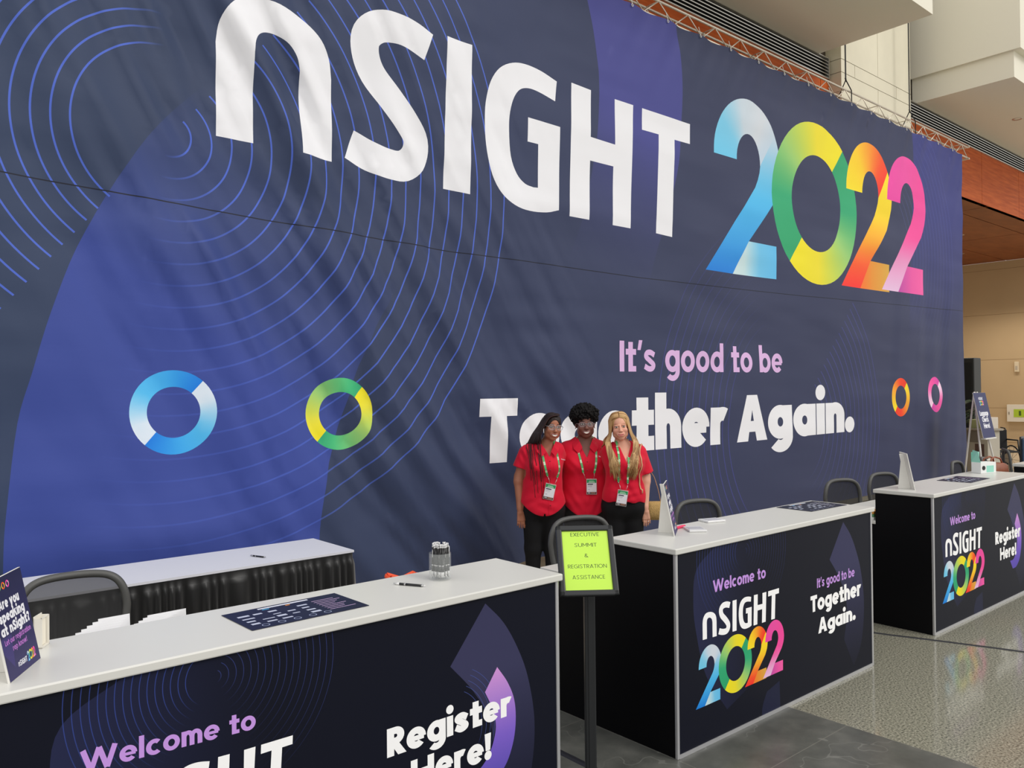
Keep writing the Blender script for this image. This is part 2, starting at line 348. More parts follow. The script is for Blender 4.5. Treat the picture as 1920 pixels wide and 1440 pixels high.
TWO_DIAG = np.vstack([[SPLIT1], ell(0.562, 0.643, 0.438, 0.357, 34, 0, 8), [(0.992, 0.59), (0.968, 0.535), (0.93, 0.482), (0.888, 0.435), (0.55, 0.197), (0.343, 0.0), (0, 0), (0.655, 0.515), (0.69, 0.56), (0.715, 0.605), SPLIT0]])
# the right flank of the diagonal runs straight into the foot
TWO_DIAG = np.array([p for p in TWO_DIAG if not (abs(p[0] - 0.55) < 1e-6 and abs(p[1] - 0.197) < 1e-6)])
TWO_DIAG = np.insert(TWO_DIAG, np.nonzero((abs(TWO_DIAG[:, 0] - 0.343) < 1e-6))[0][0], [0.553, 0.197], axis=0)
TWO_FOOT = np.array([(0.343, 0.0), (0.93, 0.005), (0.935, 0.197), (0.553, 0.197)])
def two(x0, z0, sw, sh, cb, cd, cf):
    T = lambda p: np.asarray(p) * [sw, sh] + [x0, z0]
    def n(P): return (P - [x0, z0]) / [sw, sh]
    def fb(P):
        q = n(P) - [0.562, 0.643]; a = np.degrees(np.arctan2(q[:, 1] / 0.357, q[:, 0] / 0.438)); a = np.where(a < -90, a + 360, a)
        return stops(np.clip((180 - a) / 150, 0, 1), cb), np.ones(len(P))
    def fd(P): return stops(np.clip(1 - n(P)[:, 1] / 0.82, 0, 1), cd), np.ones(len(P))
    def ff(P): return stops(np.clip((n(P)[:, 0] - 0.36) / 0.57, 0, 1), cf), np.ones(len(P))
    return [([[T(TWO_BOWL)]], fb), ([[T(TWO_DIAG)]], fd), ([[T(TWO_FOOT)]], ff)]
def ringshape(cx, cz, ro, ri, st, a0=48.0):
    def fh(s):
        def f(P):
            a = np.degrees(np.arctan2((P[:, 1] - cz) / ro[1], (P[:, 0] - cx) / ro[0])) - a0 - s - 90
            return stops(np.clip(((a + 180) % 360 - 180 + 90) / 180, 0, 1), st), np.ones(len(P))
        return f
    half = lambda s: np.vstack([ell(cx, cz, ro[0], ro[1], a0 + s, a0 + s + 180, 30), ell(cx, cz, ri[0], ri[1], a0 + s + 180, a0 + s, 30)])
    return [([[half(0)]], fh(0)), ([[half(180)]], fh(180))]
BL, LB, WH = (20, 125, 225), (85, 190, 242), (222, 234, 246)
YE, LG, GR = (246, 230, 32), (158, 208, 118), (52, 172, 120)
RE, OR, PK, MG, LP = (248, 68, 38), (248, 150, 40), (246, 76, 160), (216, 62, 168), (238, 190, 226)
def year(x0, z0, k, kz=None):
    """2022 in its gradients; drawn from banner metres scaled by k to x0, z0"""
    kz = kz or k; X = lambda x: x0 + (x - 8.12) * k; Z = lambda z: z0 + (z - 3.29) * kz; sh = []
    sh += two(X(8.12), Z(3.29), 1.69 * k, 2.27 * kz, [(0, (112, 202, 238)), (0.25, (128, 206, 238)), (0.5, (205, 220, 232)), (0.8, (216, 222, 230)), (1, (198, 216, 232))],
              [(0, (198, 216, 232)), (0.3, (110, 198, 238)), (0.45, (82, 190, 240)), (0.75, (62, 165, 232)), (1, (28, 128, 220))], [(0, (208, 228, 230)), (0.25, (200, 226, 230)), (0.6, (115, 198, 238)), (1, (100, 192, 240))])
    sh += ringshape(X(10.76), Z(4.46), (1.147 * k, 1.15 * kz), (0.655 * k, 0.685 * kz), [(0, YE), (0.22, (240, 224, 48)), (0.5, LG), (0.72, GR), (1, (46, 165, 110))], 50.0)
    sh += two(X(11.40), Z(3.35), 1.68 * k, 2.28 * kz, [(0, (254, 228, 40)), (0.35, (254, 208, 40)), (0.6, (250, 158, 42)), (0.85, (248, 84, 38)), (1, (250, 60, 40))],
              [(0, (254, 228, 40)), (0.35, (254, 220, 40)), (0.6, (252, 170, 44)), (0.8, (250, 95, 40)), (1, (252, 52, 46))], [(0, (250, 120, 40)), (0.4, (234, 150, 52)), (1, (222, 172, 70))])
    sh += two(X(12.71), Z(3.39), 1.65 * k, 2.26 * kz, [(0, (240, 72, 168)), (0.6, (238, 82, 165)), (1, PK)], [(0, PK), (0.5, (248, 80, 160)), (0.72, (238, 150, 200)), (1, (236, 196, 230))], [(0, (196, 78, 168)), (0.5, (238, 88, 168)), (1, (250, 96, 170))])
    return sh
def logo(x0, z0, k, kz=None):
    kz = kz or k; return [[np.stack([x0 + (c[:, 0] - 2.22) * k, z0 + (c[:, 1] - 3.61) * kz], 1) for c in cs] for cs in LOGO]
RINGS = [[(0, BL), (0.3, (60, 170, 238)), (0.55, LB), (0.85, WH), (1, WH)], [(0, GR), (0.15, (70, 190, 125)), (0.5, LG), (0.8, (236, 226, 60)), (1, YE)],
         [(0, (240, 60, 30)), (0.25, RE), (0.5, OR), (0.8, (252, 205, 40)), (1, YE)], [(0, MG), (0.4, PK), (0.62, (246, 100, 175)), (0.85, (246, 205, 232)), (1, (250, 216, 236))]]
def arcline(cx, cz, r, a0, a1, w, c, fade0=None, fade1=None, alpha=1.0):
    n = max(12, int(abs(a1 - a0) / 2)); s = stroke(ell(cx, cz, r, r, a0, a1, n), w)
    def f(P):
        a = np.degrees(np.arctan2(P[:, 1] - cz, P[:, 0] - cx)); mid = (a0 + a1) / 2; a = (a - mid + 180) % 360 - 180 + mid
        t = (a - a0) / (a1 - a0); al = np.ones(len(P))
        if fade0: al = al * np.clip(t / fade0, 0, 1)
        if fade1: al = al * np.clip((1 - t) / fade1, 0, 1)
        return np.tile(np.array(c, float), (len(P), 1)), al * alpha
    return ([s], f)
INK = mat('printed_fabric', attr='ink', rough=0.62, spec=0.35, bump=0.08, bscale=9.0, stretch=(0.6, 1, 2.2))
INKP = mat('printed_panel', attr='ink', rough=0.5, spec=0.18)
INKC = mat('printed_card', attr='ink', rough=0.5, spec=0.4)

# ================================================================== STRUCTURE
def node_floor():
    m = D.materials.new('polished_stone_floor'); m.use_nodes = True; t = m.node_tree; b = t.nodes['Principled BSDF']; L = t.links.new; N = t.nodes.new
    g = N('ShaderNodeNewGeometry'); sp = N('ShaderNodeSeparateXYZ'); L(g.outputs['Position'], sp.inputs[0])
    def noise(sc, det=4, rough=.6):
        n = N('ShaderNodeTexNoise'); n.inputs['Scale'].default_value = sc; n.inputs['Detail'].default_value = det; n.inputs['Roughness'].default_value = rough; L(g.outputs['Position'], n.inputs['Vector']); return n.outputs[0]
    def ramp(src, st):
        r = N('ShaderNodeValToRGB'); L(src, r.inputs[0]); el = r.color_ramp.elements
        while len(el) < len(st): el.new(0.5)
        for e, (p, c) in zip(el, st): e.position = p; e.color = rgb(*c)
        return r.outputs[0]
    def mth(op, a, bb=None):
        n = N('ShaderNodeMath'); n.operation = op
        for i, x in enumerate((a, bb)):
            if x is None: continue
            if isinstance(x, (int, float)): n.inputs[i].default_value = x
            else: L(x, n.inputs[i])
        return n.outputs[0]
    def mix(f, a, c):
        n = N('ShaderNodeMix'); n.data_type = 'RGBA'; L(f, n.inputs[0]); L(a, n.inputs[6]); L(c, n.inputs[7]); return n.outputs[2]
    slate0 = ramp(noise(5.5, 8, .62), [(.25, (72, 73, 69)), (.5, (90, 91, 86)), (.75, (108, 108, 102))])
    veins = mth('ABSOLUTE', mth('SUBTRACT', noise(1.6, 3, .6), .5)); vm = mth('LESS_THAN', veins, .0022)
    veinc = N('ShaderNodeRGB'); veinc.outputs[0].default_value = rgb(140, 140, 134)
    slate = mix(mth('MULTIPLY', vm, .4), slate0, veinc.outputs[0])
    granite = ramp(noise(85, 3, .7), [(.34, (68, 68, 60)), (.44, (126, 125, 111)), (.56, (154, 151, 134)), (.68, (186, 183, 165))])
    beige = ramp(noise(3, 5), [(.3, (186, 172, 150)), (.7, (208, 196, 174))])
    isg = mth('GREATER_THAN', sp.outputs[0], 4.25); isb = mth('GREATER_THAN', sp.outputs[1], 4.35)
    c = mix(isg, slate, granite); c = mix(isb, c, beige)
    def joint(ax, size, off): 
        fr = mth('FRACT', mth('DIVIDE', mth('SUBTRACT', sp.outputs[ax], off), size)); return mth('LESS_THAN', mth('ABSOLUTE', mth('SUBTRACT', fr, .5)), .0022 / size)
    j = mth('MAXIMUM', joint(0, 1.02, 4.25 - .51), joint(1, 1.02, 2.2 - .51))
    jc = N('ShaderNodeRGB'); jc.outputs[0].default_value = rgb(134, 132, 122); c = mix(mth('MULTIPLY', j, .6), c, jc.outputs[0])
    L(c, b.inputs['Base Color']); b.inputs['Roughness'].default_value = .13; b.inputs['Specular IOR Level'].default_value = .45
    rr = mth('ADD', mth('MULTIPLY', noise(30, 3), .1), mth('ADD', mth('MULTIPLY', isg, -.22), .28)); L(rr, b.inputs['Roughness'])
    return m
def wood_mat(name, c0, c1, rough=.45):
    m = mat(name, c0, rough=rough, spec=.22); t = m.node_tree; b = t.nodes['Principled BSDF']
    tc = t.nodes.new('ShaderNodeTexCoord'); mp = t.nodes.new('ShaderNodeMapping'); mp.inputs['Scale'].default_value = (1.2, 3, 14)
    n = t.nodes.new('ShaderNodeTexNoise'); n.inputs['Scale'].default_value = 1.6; n.inputs['Detail'].default_value = 6; r = t.nodes.new('ShaderNodeValToRGB')
    r.color_ramp.elements[0].position = .3; r.color_ramp.elements[1].position = .72; r.color_ramp.elements[0].color = rgb(*c0); r.color_ramp.elements[1].color = rgb(*c1)
    t.links.new(tc.outputs['Object'], mp.inputs[0]); t.links.new(mp.outputs[0], n.inputs[0]); t.links.new(n.outputs[0], r.inputs[0]); t.links.new(r.outputs[0], b.inputs['Base Color']); return m
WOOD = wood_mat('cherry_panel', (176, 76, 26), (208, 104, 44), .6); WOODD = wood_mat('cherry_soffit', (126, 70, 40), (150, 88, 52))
PLASTER = mat('cream_plaster', (236, 231, 214), rough=.8, spec=.2); STONE = mat('limestone_cladding', (230, 223, 200), rough=.6, vary=.1, vscale=1.5)
BEIGE = mat('beige_wall', (200, 176, 140), rough=.75, spec=.2, vary=.06, vscale=.8); JOINT = mat('dark_joint', (70, 60, 48), rough=.9)
STEEL = mat('brushed_steel', (200, 198, 192), rough=.3, metal=.9); DARK = mat('dark_void', (12, 12, 12), rough=.9)

f = MB(); f.box((-10, -12, -.2), (30, 14, 0)); tag(f.build('floor', node_floor()), kind='structure')
# wood-clad balcony front and the soffit under it
w = MB(); xs = [3, 5.4, 7.6, 9.8, 12.0, 14.2, 16.4, 18.6, 20.8, 23, 25.2, 27.6]
for a, b_ in zip(xs[:-1], xs[1:]): w.box((a + .006, 6.5, 5.69), (b_ - .006, 6.6, 6.76))
w.box((3, 6.56, 5.7), (27.6, 6.75, 9.5), 1)
tag(w.build('wall_balcony', [WOOD, JOINT]), kind='structure')
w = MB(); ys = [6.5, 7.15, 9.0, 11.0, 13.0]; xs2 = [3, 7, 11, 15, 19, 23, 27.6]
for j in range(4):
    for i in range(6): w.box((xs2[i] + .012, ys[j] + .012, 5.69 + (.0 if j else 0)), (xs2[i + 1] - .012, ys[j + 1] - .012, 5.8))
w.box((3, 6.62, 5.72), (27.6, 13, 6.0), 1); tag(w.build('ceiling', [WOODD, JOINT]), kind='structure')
# beige end wall in panels with thin joints
w = MB(); zs = [0, .12, 1.17, 2.66, 4.06, 5.45, 5.69]
for i in range(6):
    for a, b_ in ((6.0, 8.0), (8.0, 10.9), (10.9, 13)): w.box((27.6, a + .005, zs[i] + .005), (27.72, b_ - .005, zs[i + 1] - .005))
w.box((27.606, 6, 0), (27.9, 13, 5.69), 1); tag(w.build('wall_right', [BEIGE, mat('wall_joint', (150, 122, 86), rough=.9)]), kind='structure')
w = MB(); w.box((0, 12.9, 0), (27.6, 13.1, 5.69)); tag(w.build('wall_back', BEIGE), kind='structure')
# balcony slabs over the hall
w = MB(); w.box((5.5, 4.77, 7.1), (11.93, 6.55, 9.4)); tag(w.build('trim_1', PLASTER), kind='structure')
w = MB(); w.box((15.42, 4.86, 7.1), (24, 6.55, 7.55)); w.box((15.36, 4.74, 7.55), (24.05, 6.55, 10.5)); w.box((15.42, 4.86, 7.55), (15.5, 4.9, 7.6))
tag(w.build('trim_2', PLASTER), kind='structure')
# stone pier between the slabs
w = MB(); zc = [0, 1.7, 3.4, 5.1, 6.85, 7.06, 8.8, 10.9]
for i in range(len(zc) - 1):
    for a, b_ in (((12.27, 12.72), (12.72, 14.2), (14.2, 14.77)) if i == 4 else ((12.27, 13.52), (13.52, 14.77))): w.box((a + .005, 6.3, zc[i] + .005), (b_ - .005, 6.6, zc[i + 1] - .005))
w.box((12.28, 6.306, 0), (14.76, 7.4, 10.9), 1); tag(w.build('trim_3', [STONE, mat('stone_joint', (120, 112, 96), rough=.9)]), kind='structure')

def louvre(x0, x1, label):
    t = empty('air_grille', (x0, 6.5, 6.76), 0, label, 'air vent', 'linear air grilles above the wood band')
    b = MB(); b.box((0, -.03, 0), (x1 - x0, .06, .012)); b.box((0, -.03, .328), (x1 - x0, .06, .34)); b.box((0, -.03, 0), (.02, .06, .34)); b.box((x1 - x0 - .03, -.04, 0), (x1 - x0, .06, .34)); b.build('frame', STEEL, t)
    b = MB(); b.box((.02, .03, .012), (x1 - x0 - .03, .055, .328)); b.build('backing', DARK, t)
    for k in range(6):
        z = .035 + k * .052; b = MB(); M = Matrix.Translation((0, 0, z)) @ Matrix.Rotation(.5, 4, 'X'); b.box((.02, -.016, -.004), (x1 - x0 - .03, .03, .008), M=M); b.build('slat', STEEL, t)
louvre(6.0, 12.22, 'long steel louvre grille left of the stone pier under the ceiling slab')
louvre(14.8, 27.4, 'long steel louvre grille right of the stone pier above the wood band')
# daylight pockets: downlights that really glow
def downlight(x, y, z, label, power, group):
    t = empty('downlight', (x, y, z), 0, label, 'ceiling light', group)
    b = MB(); b.lathe([(.055, .0), (.085, -.006), (.09, 0)], n=28); b.build('trim_ring', STEEL, t, smooth=True)
    b = MB(); b.lathe([(.0, .004), (.055, .004)], n=24); b.build('lens', mat('lamp_lens' if power else 'lamp_lens_off', (255, 240, 214) if power else (190, 180, 165), emit=14.0 if power else 0), t)
    if power:
        l = D.lights.new('lamp', 'SPOT'); l.energy = power; l.spot_size = 2.2; l.spot_blend = .6; l.color = (1, .9, .76); l.shadow_soft_size = .1
        o = D.objects.new('lamp', l); COL.objects.link(o); o.parent = t; o.location = (0, 0, -.03)
for i, (x, y) in enumerate([(25.1, 9.35), (22.0, 8.2), (18.5, 8.0), (25.4, 7.6)]):
    downlight(x, y, 5.69, ['lit round downlight in the wood soffit beside the banner edge', 'lit round downlight in the wood soffit behind the banner top', 'lit round downlight in the soffit nearest the stone pier', 'lit round downlight in the wood soffit over the far wall corner'][i], 260, 'soffit downlights')
downlight(17.9, 5.6, 7.098, 'unlit recessed downlight in the pale slab at top right', 0, None)

# ================================================================== BANNER
def vnoise(x, z, s, seed=0):
    def h(i, j): 
        q = np.sin(i * 127.1 + j * 311.7 + seed * 74.7) * 43758.5453; return q - np.floor(q)
    x = x * s; z = z * s; i = np.floor(x); j = np.floor(z); fx = x - i; fz = z - j; fx = fx * fx * (3 - 2 * fx); fz = fz * fz * (3 - 2 * fz)
    return (h(i, j) * (1 - fx) + h(i + 1, j) * fx) * (1 - fz) + (h(i, j + 1) * (1 - fx) + h(i + 1, j + 1) * fx) * fz
def wr(P):
    x, z = P[:, 0], P[:, 1]
    # long folds hanging down and to the right from the left-hand ties
    q = (x - .9) + (z - 4.6) * (.42 + .16 * np.clip((x - 1) / 4, 0, 1.2)); q = q + .25 * (vnoise(x, z, .7, 3) - .5)
    rg = vnoise(q, z * .12, 2.6, 1) + .45 * vnoise(q, z * .14, 5.2, 2) + .24 * vnoise(q, z * .2, 9, 8)
    m = np.exp(-((q - 1.6) / 1.9) ** 2) * np.clip((x + .3) / 1.2, .25, 1) * np.clip((7.2 - x) / 2.2, 0, 1)
    y = -.115 * (rg - .9) * m
    # pleats gathered just under the seam
    sz = np.interp(x, [.84, 1.8, 3.21, 4.34, 6.91, 10.26, 15.87], [3.25, 3.21, 3.16, 3.12, 3.09, 3.12, 3.23])
    y += .015 * (vnoise(x + .8 * (z - sz), z * 0 + 1, 8, 5) - .5) * np.exp(-np.abs(z - sz) / .65) * np.exp(-((x - 3.2) / 2.2) ** 2)
    # puckers from each tie along the top edge, running down to the left
    d = 6.12 - z; u = (x + .55 * d) / .62; fr = (u - np.floor(u)) - .5; hsh = vnoise(np.floor(u), 0 * u, 1.0, 9)
    y += .011 * (np.cos(2 * pi * fr) + .5 * np.cos(4 * pi * fr + 1)) * np.exp(-d / .42) * (.35 + hsh) * np.clip((x - 5) / 4, .25, 1)
    # soft vertical folds near the right edge, lower half
    y += .030 * (vnoise(x - .12 * z, z * .1, 3.0, 6) - .5) * np.clip((x - 12.3) / 2, 0, 1) * np.clip((4.6 - z) / 2, 0.2, 1)
    # creases of folded cloth and broad billow
    y += .022 * (vnoise(x, z * 2.2, 1.1, 4) - .5) + .05 * (vnoise(x, z, .33, 7) - .5) + .004 * (vnoise(x * .55 + .3 * z, z * 2.6 , 2.7, 11) - .5)
    return y
BX0, BX1, BZ0, BZ1 = .1, 15.95, .19, 6.13; BY = 5.9
def bmap(P):
    y = BY + wr(P); x, z = P[:, 0].copy(), P[:, 1].copy()
    top = np.clip((z - (BZ1 - .5)) / .5, 0, 1); z = z -   .022 * top * np.abs(np.sin(pi * x / .62)) ** 1.5 + .0
    return np.stack([x, y, z], 1)
def bnorm(P):
    e = .004; dx = (wr(P + [e, 0]) - wr(P - [e, 0])) / (2 * e); dz = (wr(P + [0, e]) - wr(P - [0, e])) / (2 * e)
    n = np.stack([1.9 * dx, -np.ones(len(P)), 1.9 * dz], 1); return n / np.linalg.norm(n, axis=1)[:, None]
NAVY = (58, 65, 98)
def fadefn(c, fn): return lambda P: (np.tile(np.array(c, float), (len(P), 1)), np.clip(fn(P[:, 0], P[:, 1]), 0, 1))
SH = []
left = [(2.9, 4.75), (2.55, 4.50), (2.23, 4.21), (1.81, 3.76), (1.52, 3.31), (1.28, 2.83), (1.12, 2.39), (1.01, 1.99), (.93, 1.67), (.87, 1.14), (.85, .80), (.85, .19)]
right = [(2.99, .19), (3.0, .64), (3.05, 1.02), (3.2, 1.57), (3.45, 2.23), (3.83, 2.84), (4.35, 3.45)]
SH.append(([[np.vstack([spline(left, 4), spline(right, 4)])]], fadefn((57, 74, 152), lambda x, z: 1.0 - np.clip(((x - 1.7) * .62 + (z - 2.6) * .78) / 1.45, 0, 1) ** .9)))
b2l = [(6.06, 6.13), (6.20, 5.75), (6.27, 5.4), (6.30, 5.09), (6.26, 4.6), (6.13, 4.0), (5.92, 3.4), (5.6, 2.8)]; b2r = [(6.7, 2.45), (6.99, 2.86), (7.21, 3.4), (7.45, 3.95), (7.63, 4.5), (7.71, 5.17), (7.70, 5.67), (7.62, 6.13)]
SH.append(([[np.vstack([spline(b2l, 4), spline(b2r, 4)])]], fadefn((70, 72, 142), lambda x, z: np.clip((z - 2.7) / 2.0, 0, 1) * np.clip(.30 + .7 * (z - 3.4) / 1.6 + (x - 6.4) * .25, 0, 1))))
SH.append(([[np.array([(13.91, 6.13), (15.95, 6.13), (15.95, 2.4), (13.6, 2.4), (13.92, 5.3)])]], fadefn((58, 62, 132), lambda x, z: np.clip((z - 2.6) / 2.2, 0, 1) * .85)))
BLN = (78, 106, 208)
for i in range(20): SH.append(arcline(1.875, 3.69, .155 + .1535 * i, 50, -103, .013, BLN, None, .42, .95))
for i in range(13): SH.append(arcline(1.875, 3.69, .64 + .1135 * i, 92, 231.5, .013, BLN, .16, None, .95))
for i in range(14): SH.append(arcline(10.1, 1.3, .80 + .126 * i, 48, -70, .013, (70, 74, 146), None, .5, .8))
for i in range(12): SH.append(arcline(10.1, 1.3, 1.55 + .125 * i, 112, 236, .013, (68, 72, 148), .5, .2, .8))
for i in range(15): SH.append(arcline(12.6, 3.95, 1.15 + .125 * i, 58, -48, .012, (92, 100, 178), .15, .5, .45))
SH.append(([stroke([(.1, 3.28), (.84, 3.25), (1.8, 3.21), (3.21, 3.16), (4.34, 3.12), (6.91, 3.09), (10.26, 3.12), (15.95, 3.23)], .009)], const((22, 26, 44))))
SH += [(LOGO, const((238, 238, 242)))]
SH += year(8.12, 3.29, 1.0)
for i, (cx, cz, r) in enumerate([(1.893, 1.718, .302), (3.213, 1.673, .297), (13.30, 1.68, .315), (14.645, 1.71, .308)]):
    SH += ringshape(cx, cz, (r, r * .99), (r * .61, r * .6), RINGS[i])
SH += [(text("It's good to be", 6.57, 9.81, 2.045, .335, .155, .05, .004), const((222, 182, 228)))]
SH += [(text('Together', 4.65, 8.55, 1.165, .61, .225, .022, 0.0), const((240, 240, 244))), (text('Again.', 8.73, 11.76, 1.17, .59, .225, .022, .008), const((240, 240, 244)))]
bn = empty('fabric_banner', (8, 5.9, .19), 0, 'giant navy fabric banner with white nSIGHT and rainbow 2022 lettering hung from the truss', 'banner')
bo = print_mesh('banner_cloth', (BX0, BZ0, BX1, BZ1), SH, .05, bmap, lambda C: stops(C[:, 0], [(0, (50, 65, 94)), (5, (52, 61, 92)), (9, (53, 59, 89)), (16, (53, 58, 89))]), INK, None, smooth=True, normals=bnorm); bo.parent = bn; bo.location = (-8, -5.9, -.19)
for k in range(9, 26):
    x = k * .62; e = MB(); pts = [(x + .014 * cos(a), BY - .012, BZ1 - .03 + .014 * sin(a)) for a in np.linspace(0, 2 * pi, 13)]
    e.tube(pts, .004, 6); e.tube([(x, BY - .012, BZ1 - .02), (x, BY + .02, BZ1 + .09)], .004, 5)
    o = e.build('eyelet_tie', mat('white_tie', (225, 222, 215), rough=.4), bn); o.location = (-8, -5.9, -.19)

# ---- lighting truss carrying the banner
ALU = mat('truss_aluminium', (226, 216, 200), rough=.38, metal=.55)
tr = empty('lighting_truss', (6, 5.98, 6.17), 0, 'pale aluminium box truss along the top edge of the banner', 'truss')
X0, X1, TS = 5.2, 16.45, .2
for yy in (0, TS):
    for zz in (0, TS):
        b = MB(); b.tube([(X0 - 6, yy, zz - .02), (X1 - 6, yy, zz - .02)], .0155, 10); b.build('chord', ALU, tr, smooth=True)
n = 42; xs = np.linspace(X0, X1 - .04, n) - 6
for face, (y0, z0, y1, z1) in {'front': (0, 0, 0, TS), 'rear': (TS, 0, TS, TS)}.items():
    for i in range(n - 1):
        b = MB(); a, c = ((y0, z0), (y1, z1)) if i % 2 else ((y1, z1), (y0, z0)); b.tube([(xs[i], a[0], a[1] - .02), (xs[i + 1], c[0], c[1] - .02)], .0075, 6); b.build('brace', ALU, tr, smooth=True)
for zz in (0, TS):
    for i in range(0, n, 4):
        b = MB(); b.tube([(xs[i], 0, zz - .02), (xs[i], TS, zz - .02)],   .0075, 6); b.build('cross_bar', ALU, tr, smooth=True)
b = MB(); b.box((X1 - 6 - .03, -.03, -.05), (X1 - 6, TS + .03, -.02)); b.box((X1 - 6 - .03, -.03, TS - .03), (X1 - 6, TS + .03, TS + .0)); b.build('end_plate', ALU, tr)
BLACKF = mat('black_webbing', (18, 18, 20), rough=.8)
for x, lab in ((14.2, 'black lifting strap hanging down to the truss right of the pier'), (11.98, 'black lifting strap reaching the truss left of the pier')):
    b = MB(); b.box((x - .02, 6.078, 6.55), (x + .02, 6.082, 12)); b.tube([(x - .02, 6.08, 6.6), (x - .07, 5.955, 6.36), (x - .07, 5.955, 6.13), (x - .05, 6.08, 6.115), (x + .02, 6.205, 6.13), (x + .02, 6.205, 6.36), (x + .02, 6.08, 6.6)], .008, 6)
    o = b.build('lifting_strap', BLACKF); tag(o, lab, 'strap', 'straps holding the truss')

# ================================================================== REGISTRATION COUNTERS
WLAM = mat('white_laminate', (216, 215, 209), rough=.32, spec=.45); BLKP = mat('black_side_panel', (7, 7, 10), rough=.5, spec=.18); ALUT = mat('silver_corner_trim', (205, 205, 208), rough=.3, metal=.6)
PANEL = (12, 15, 30); PL, PWH = (200, 152, 230), (255, 255, 255)
def panel_shapes(kind, dx):
    s = []
    cir = np.vstack([spline([(.34 + dx, 1.02), (.17 + dx, .92), (.14 + dx, .76), (.16 + dx, .6), (.24 + dx, .36), (.42 + dx, .14)], 5), spline([(.60 + dx, .20), (.80 + dx, .5), (.92 + dx, .8), (.98 + dx, 1.02)], 5)])
    s.append(([[cir]], fadefn((36, 40, 72), lambda x, z: 1.0 - np.clip((x - .16 - dx) / .62, 0, 1))))
    for i in range(17): s.append(arcline(.60 + dx, .955, .02 + .0245 * i, 62, -72, .0022, (54, 66, 128), None, .5, .75))
    for i in range(16): s.append(arcline(.60 + dx, .955, .09 + .0225 * i, 97, 238, .0026, (56, 76, 156), .2, .35, .75))
    s.append(([[np.array([(.735, 0), (.735 + .03, .09), (.80, .14), (.93, .17), (.935, 0)])]], const((34, 38, 66), .8)))
    s.append(([[np.vstack([[(1.688, .992)], [(1.512, .779)], spline([(1.512, .779), (1.62, .66), (1.70, .53), (1.72, .40), (1.68, .25)], 5), spline([(1.80, .06), (1.89, .16), (1.935, .30), (1.945, .47), (1.91, .65), (1.853, .785), (1.78, .90), (1.688, .992)], 5)])]], fadefn((60, 60, 92), lambda x, z: np.clip(.25 + (z - .15) / .75, 0, 1) * .95)))
    if kind == 1: s.append((text('Welcome to', .217, .732, .772, .062, .165, .055, -.03), const(PL)))
    else: s.append((text('Welcome to', .308, .803, .779, .062, .165, .055, 0), const(PL)))
    lx = .145 if kind == 1 else .215; k = (.715 if kind == 1 else .722) / 5.64
    s.append((logo(lx, .532, k, .176 / 1.47), const(PWH))); s += year((.08 if kind == 1 else .15), .208, .833 / 6.24, .317 / 2.36)
    if kind in (1, 3):
        for i in range(5): s.append(arcline(1.50, .52, .165 + .022 * i, 62, -40, .0022, (70, 84, 150), None, .3, .8))
        cr = np.vstack([[(1.746, .724)], spline([(1.682, .638), (1.725, .55), (1.735, .47), (1.70, .385), (1.64, .335), (1.56, .33)], 5), spline([(1.62, .255), (1.70, .26), (1.78, .31), (1.825, .39), (1.842, .48), (1.835, .57), (1.80, .65), (1.746, .724)], 5)])
        s.append(([[cr]], lambda P: (stops(np.clip((P[:, 1] - .27) / .45, 0, 1), [(0, (92, 78, 178)), (.4, (128, 98, 204)), (.75, (178, 132, 214)), (1, (214, 152, 220))]), np.ones(len(P)))))
        s.append((text('Register', 1.225, 1.822, .512, .104, .20, .035, 0.0), const(PWH))); s.append((text('Here!', 1.327, 1.712, .366, .104, .20, .035, 0.0), const(PWH)))
    else:
        s.append((text("It's good to be", 1.358, 1.826, .628, .058, .155, .05), const(PL)))
        s.append((text('Together', 1.281, 1.912, .492, .098, .20, .03), const(PWH))); s.append((text('Again.', 1.366, 1.832, .350, .092, .20, .03), const(PWH)))
    return s
def counter(x0, width, kind, label, dx=0.0):
    t = empty('registration_counter', (x0, 2.555, 0), 0, label, 'counter', 'printed registration counters')
    o = print_mesh('front_panel', (.012, .02, width - .012, 1.02), panel_shapes(kind, dx), .035, lambda P: np.stack([P[:, 0], np.full(len(P), 0.0), P[:, 1]], 1), PANEL, INKP, t)
    b = MB(); b.box((.012, .002, .02), (width - .012, .012, 1.02)); b.build('front_board', BLKP, t)
    for xa in (0.0, width - .014):
        b = MB(); b.prism([(0.004, .0), (.985, .0), (.985, .775), (.43, .775), (.43, 1.02), (.004, 1.02)], xa, xa + .014, M=Matrix(((0, 1, 0, 0), (1, 0, 0, 0), (0, 0, 1, 0), (0, 0, 0, 1)))); fixn(b.build('side_panel', BLKP, t))
    for xa in (-.006, width - .012):
        b = MB(); b.rbox((xa, -.006, 0), (xa + .018, .012, 1.02), .004); b.build('corner_trim', ALUT, t)
    b = MB(); b.box((.012, -.004, 0), (width - .012, .01, .02)); b.build('base_rail', ALUT, t)
    b = MB(); b.rbox((-.02, -.018, 1.02), (width + .02, .44, 1.05), .005); b.build('top', WLAM, t)
    b = MB(); b.rbox((-.005, .43, .775), (width + .005, 1.0, .80), .004); b.build('work_surface', WLAM, t)
    b = MB(); b.box((.014, .425, .80), (width - .014, .437, 1.02)); b.build('rear_board', BLKP, t)
    return t
counter(.335, 2.085, 1, 'navy counter nearest the camera with Register Here and a pen cup on top')
D.objects  # counter one runs out of the left edge of the picture
counter(3.2353, 2.0586, 2, 'navy counter reading Together Again, right of the yellow sign stand')
counter(6.262, 2.0586, 3, 'navy counter with Register Here at the right edge, mask box on top')
counter(9.29, 2.0586, 2, 'farthest white topped counter, cut off at the right edge beyond the brown bag')

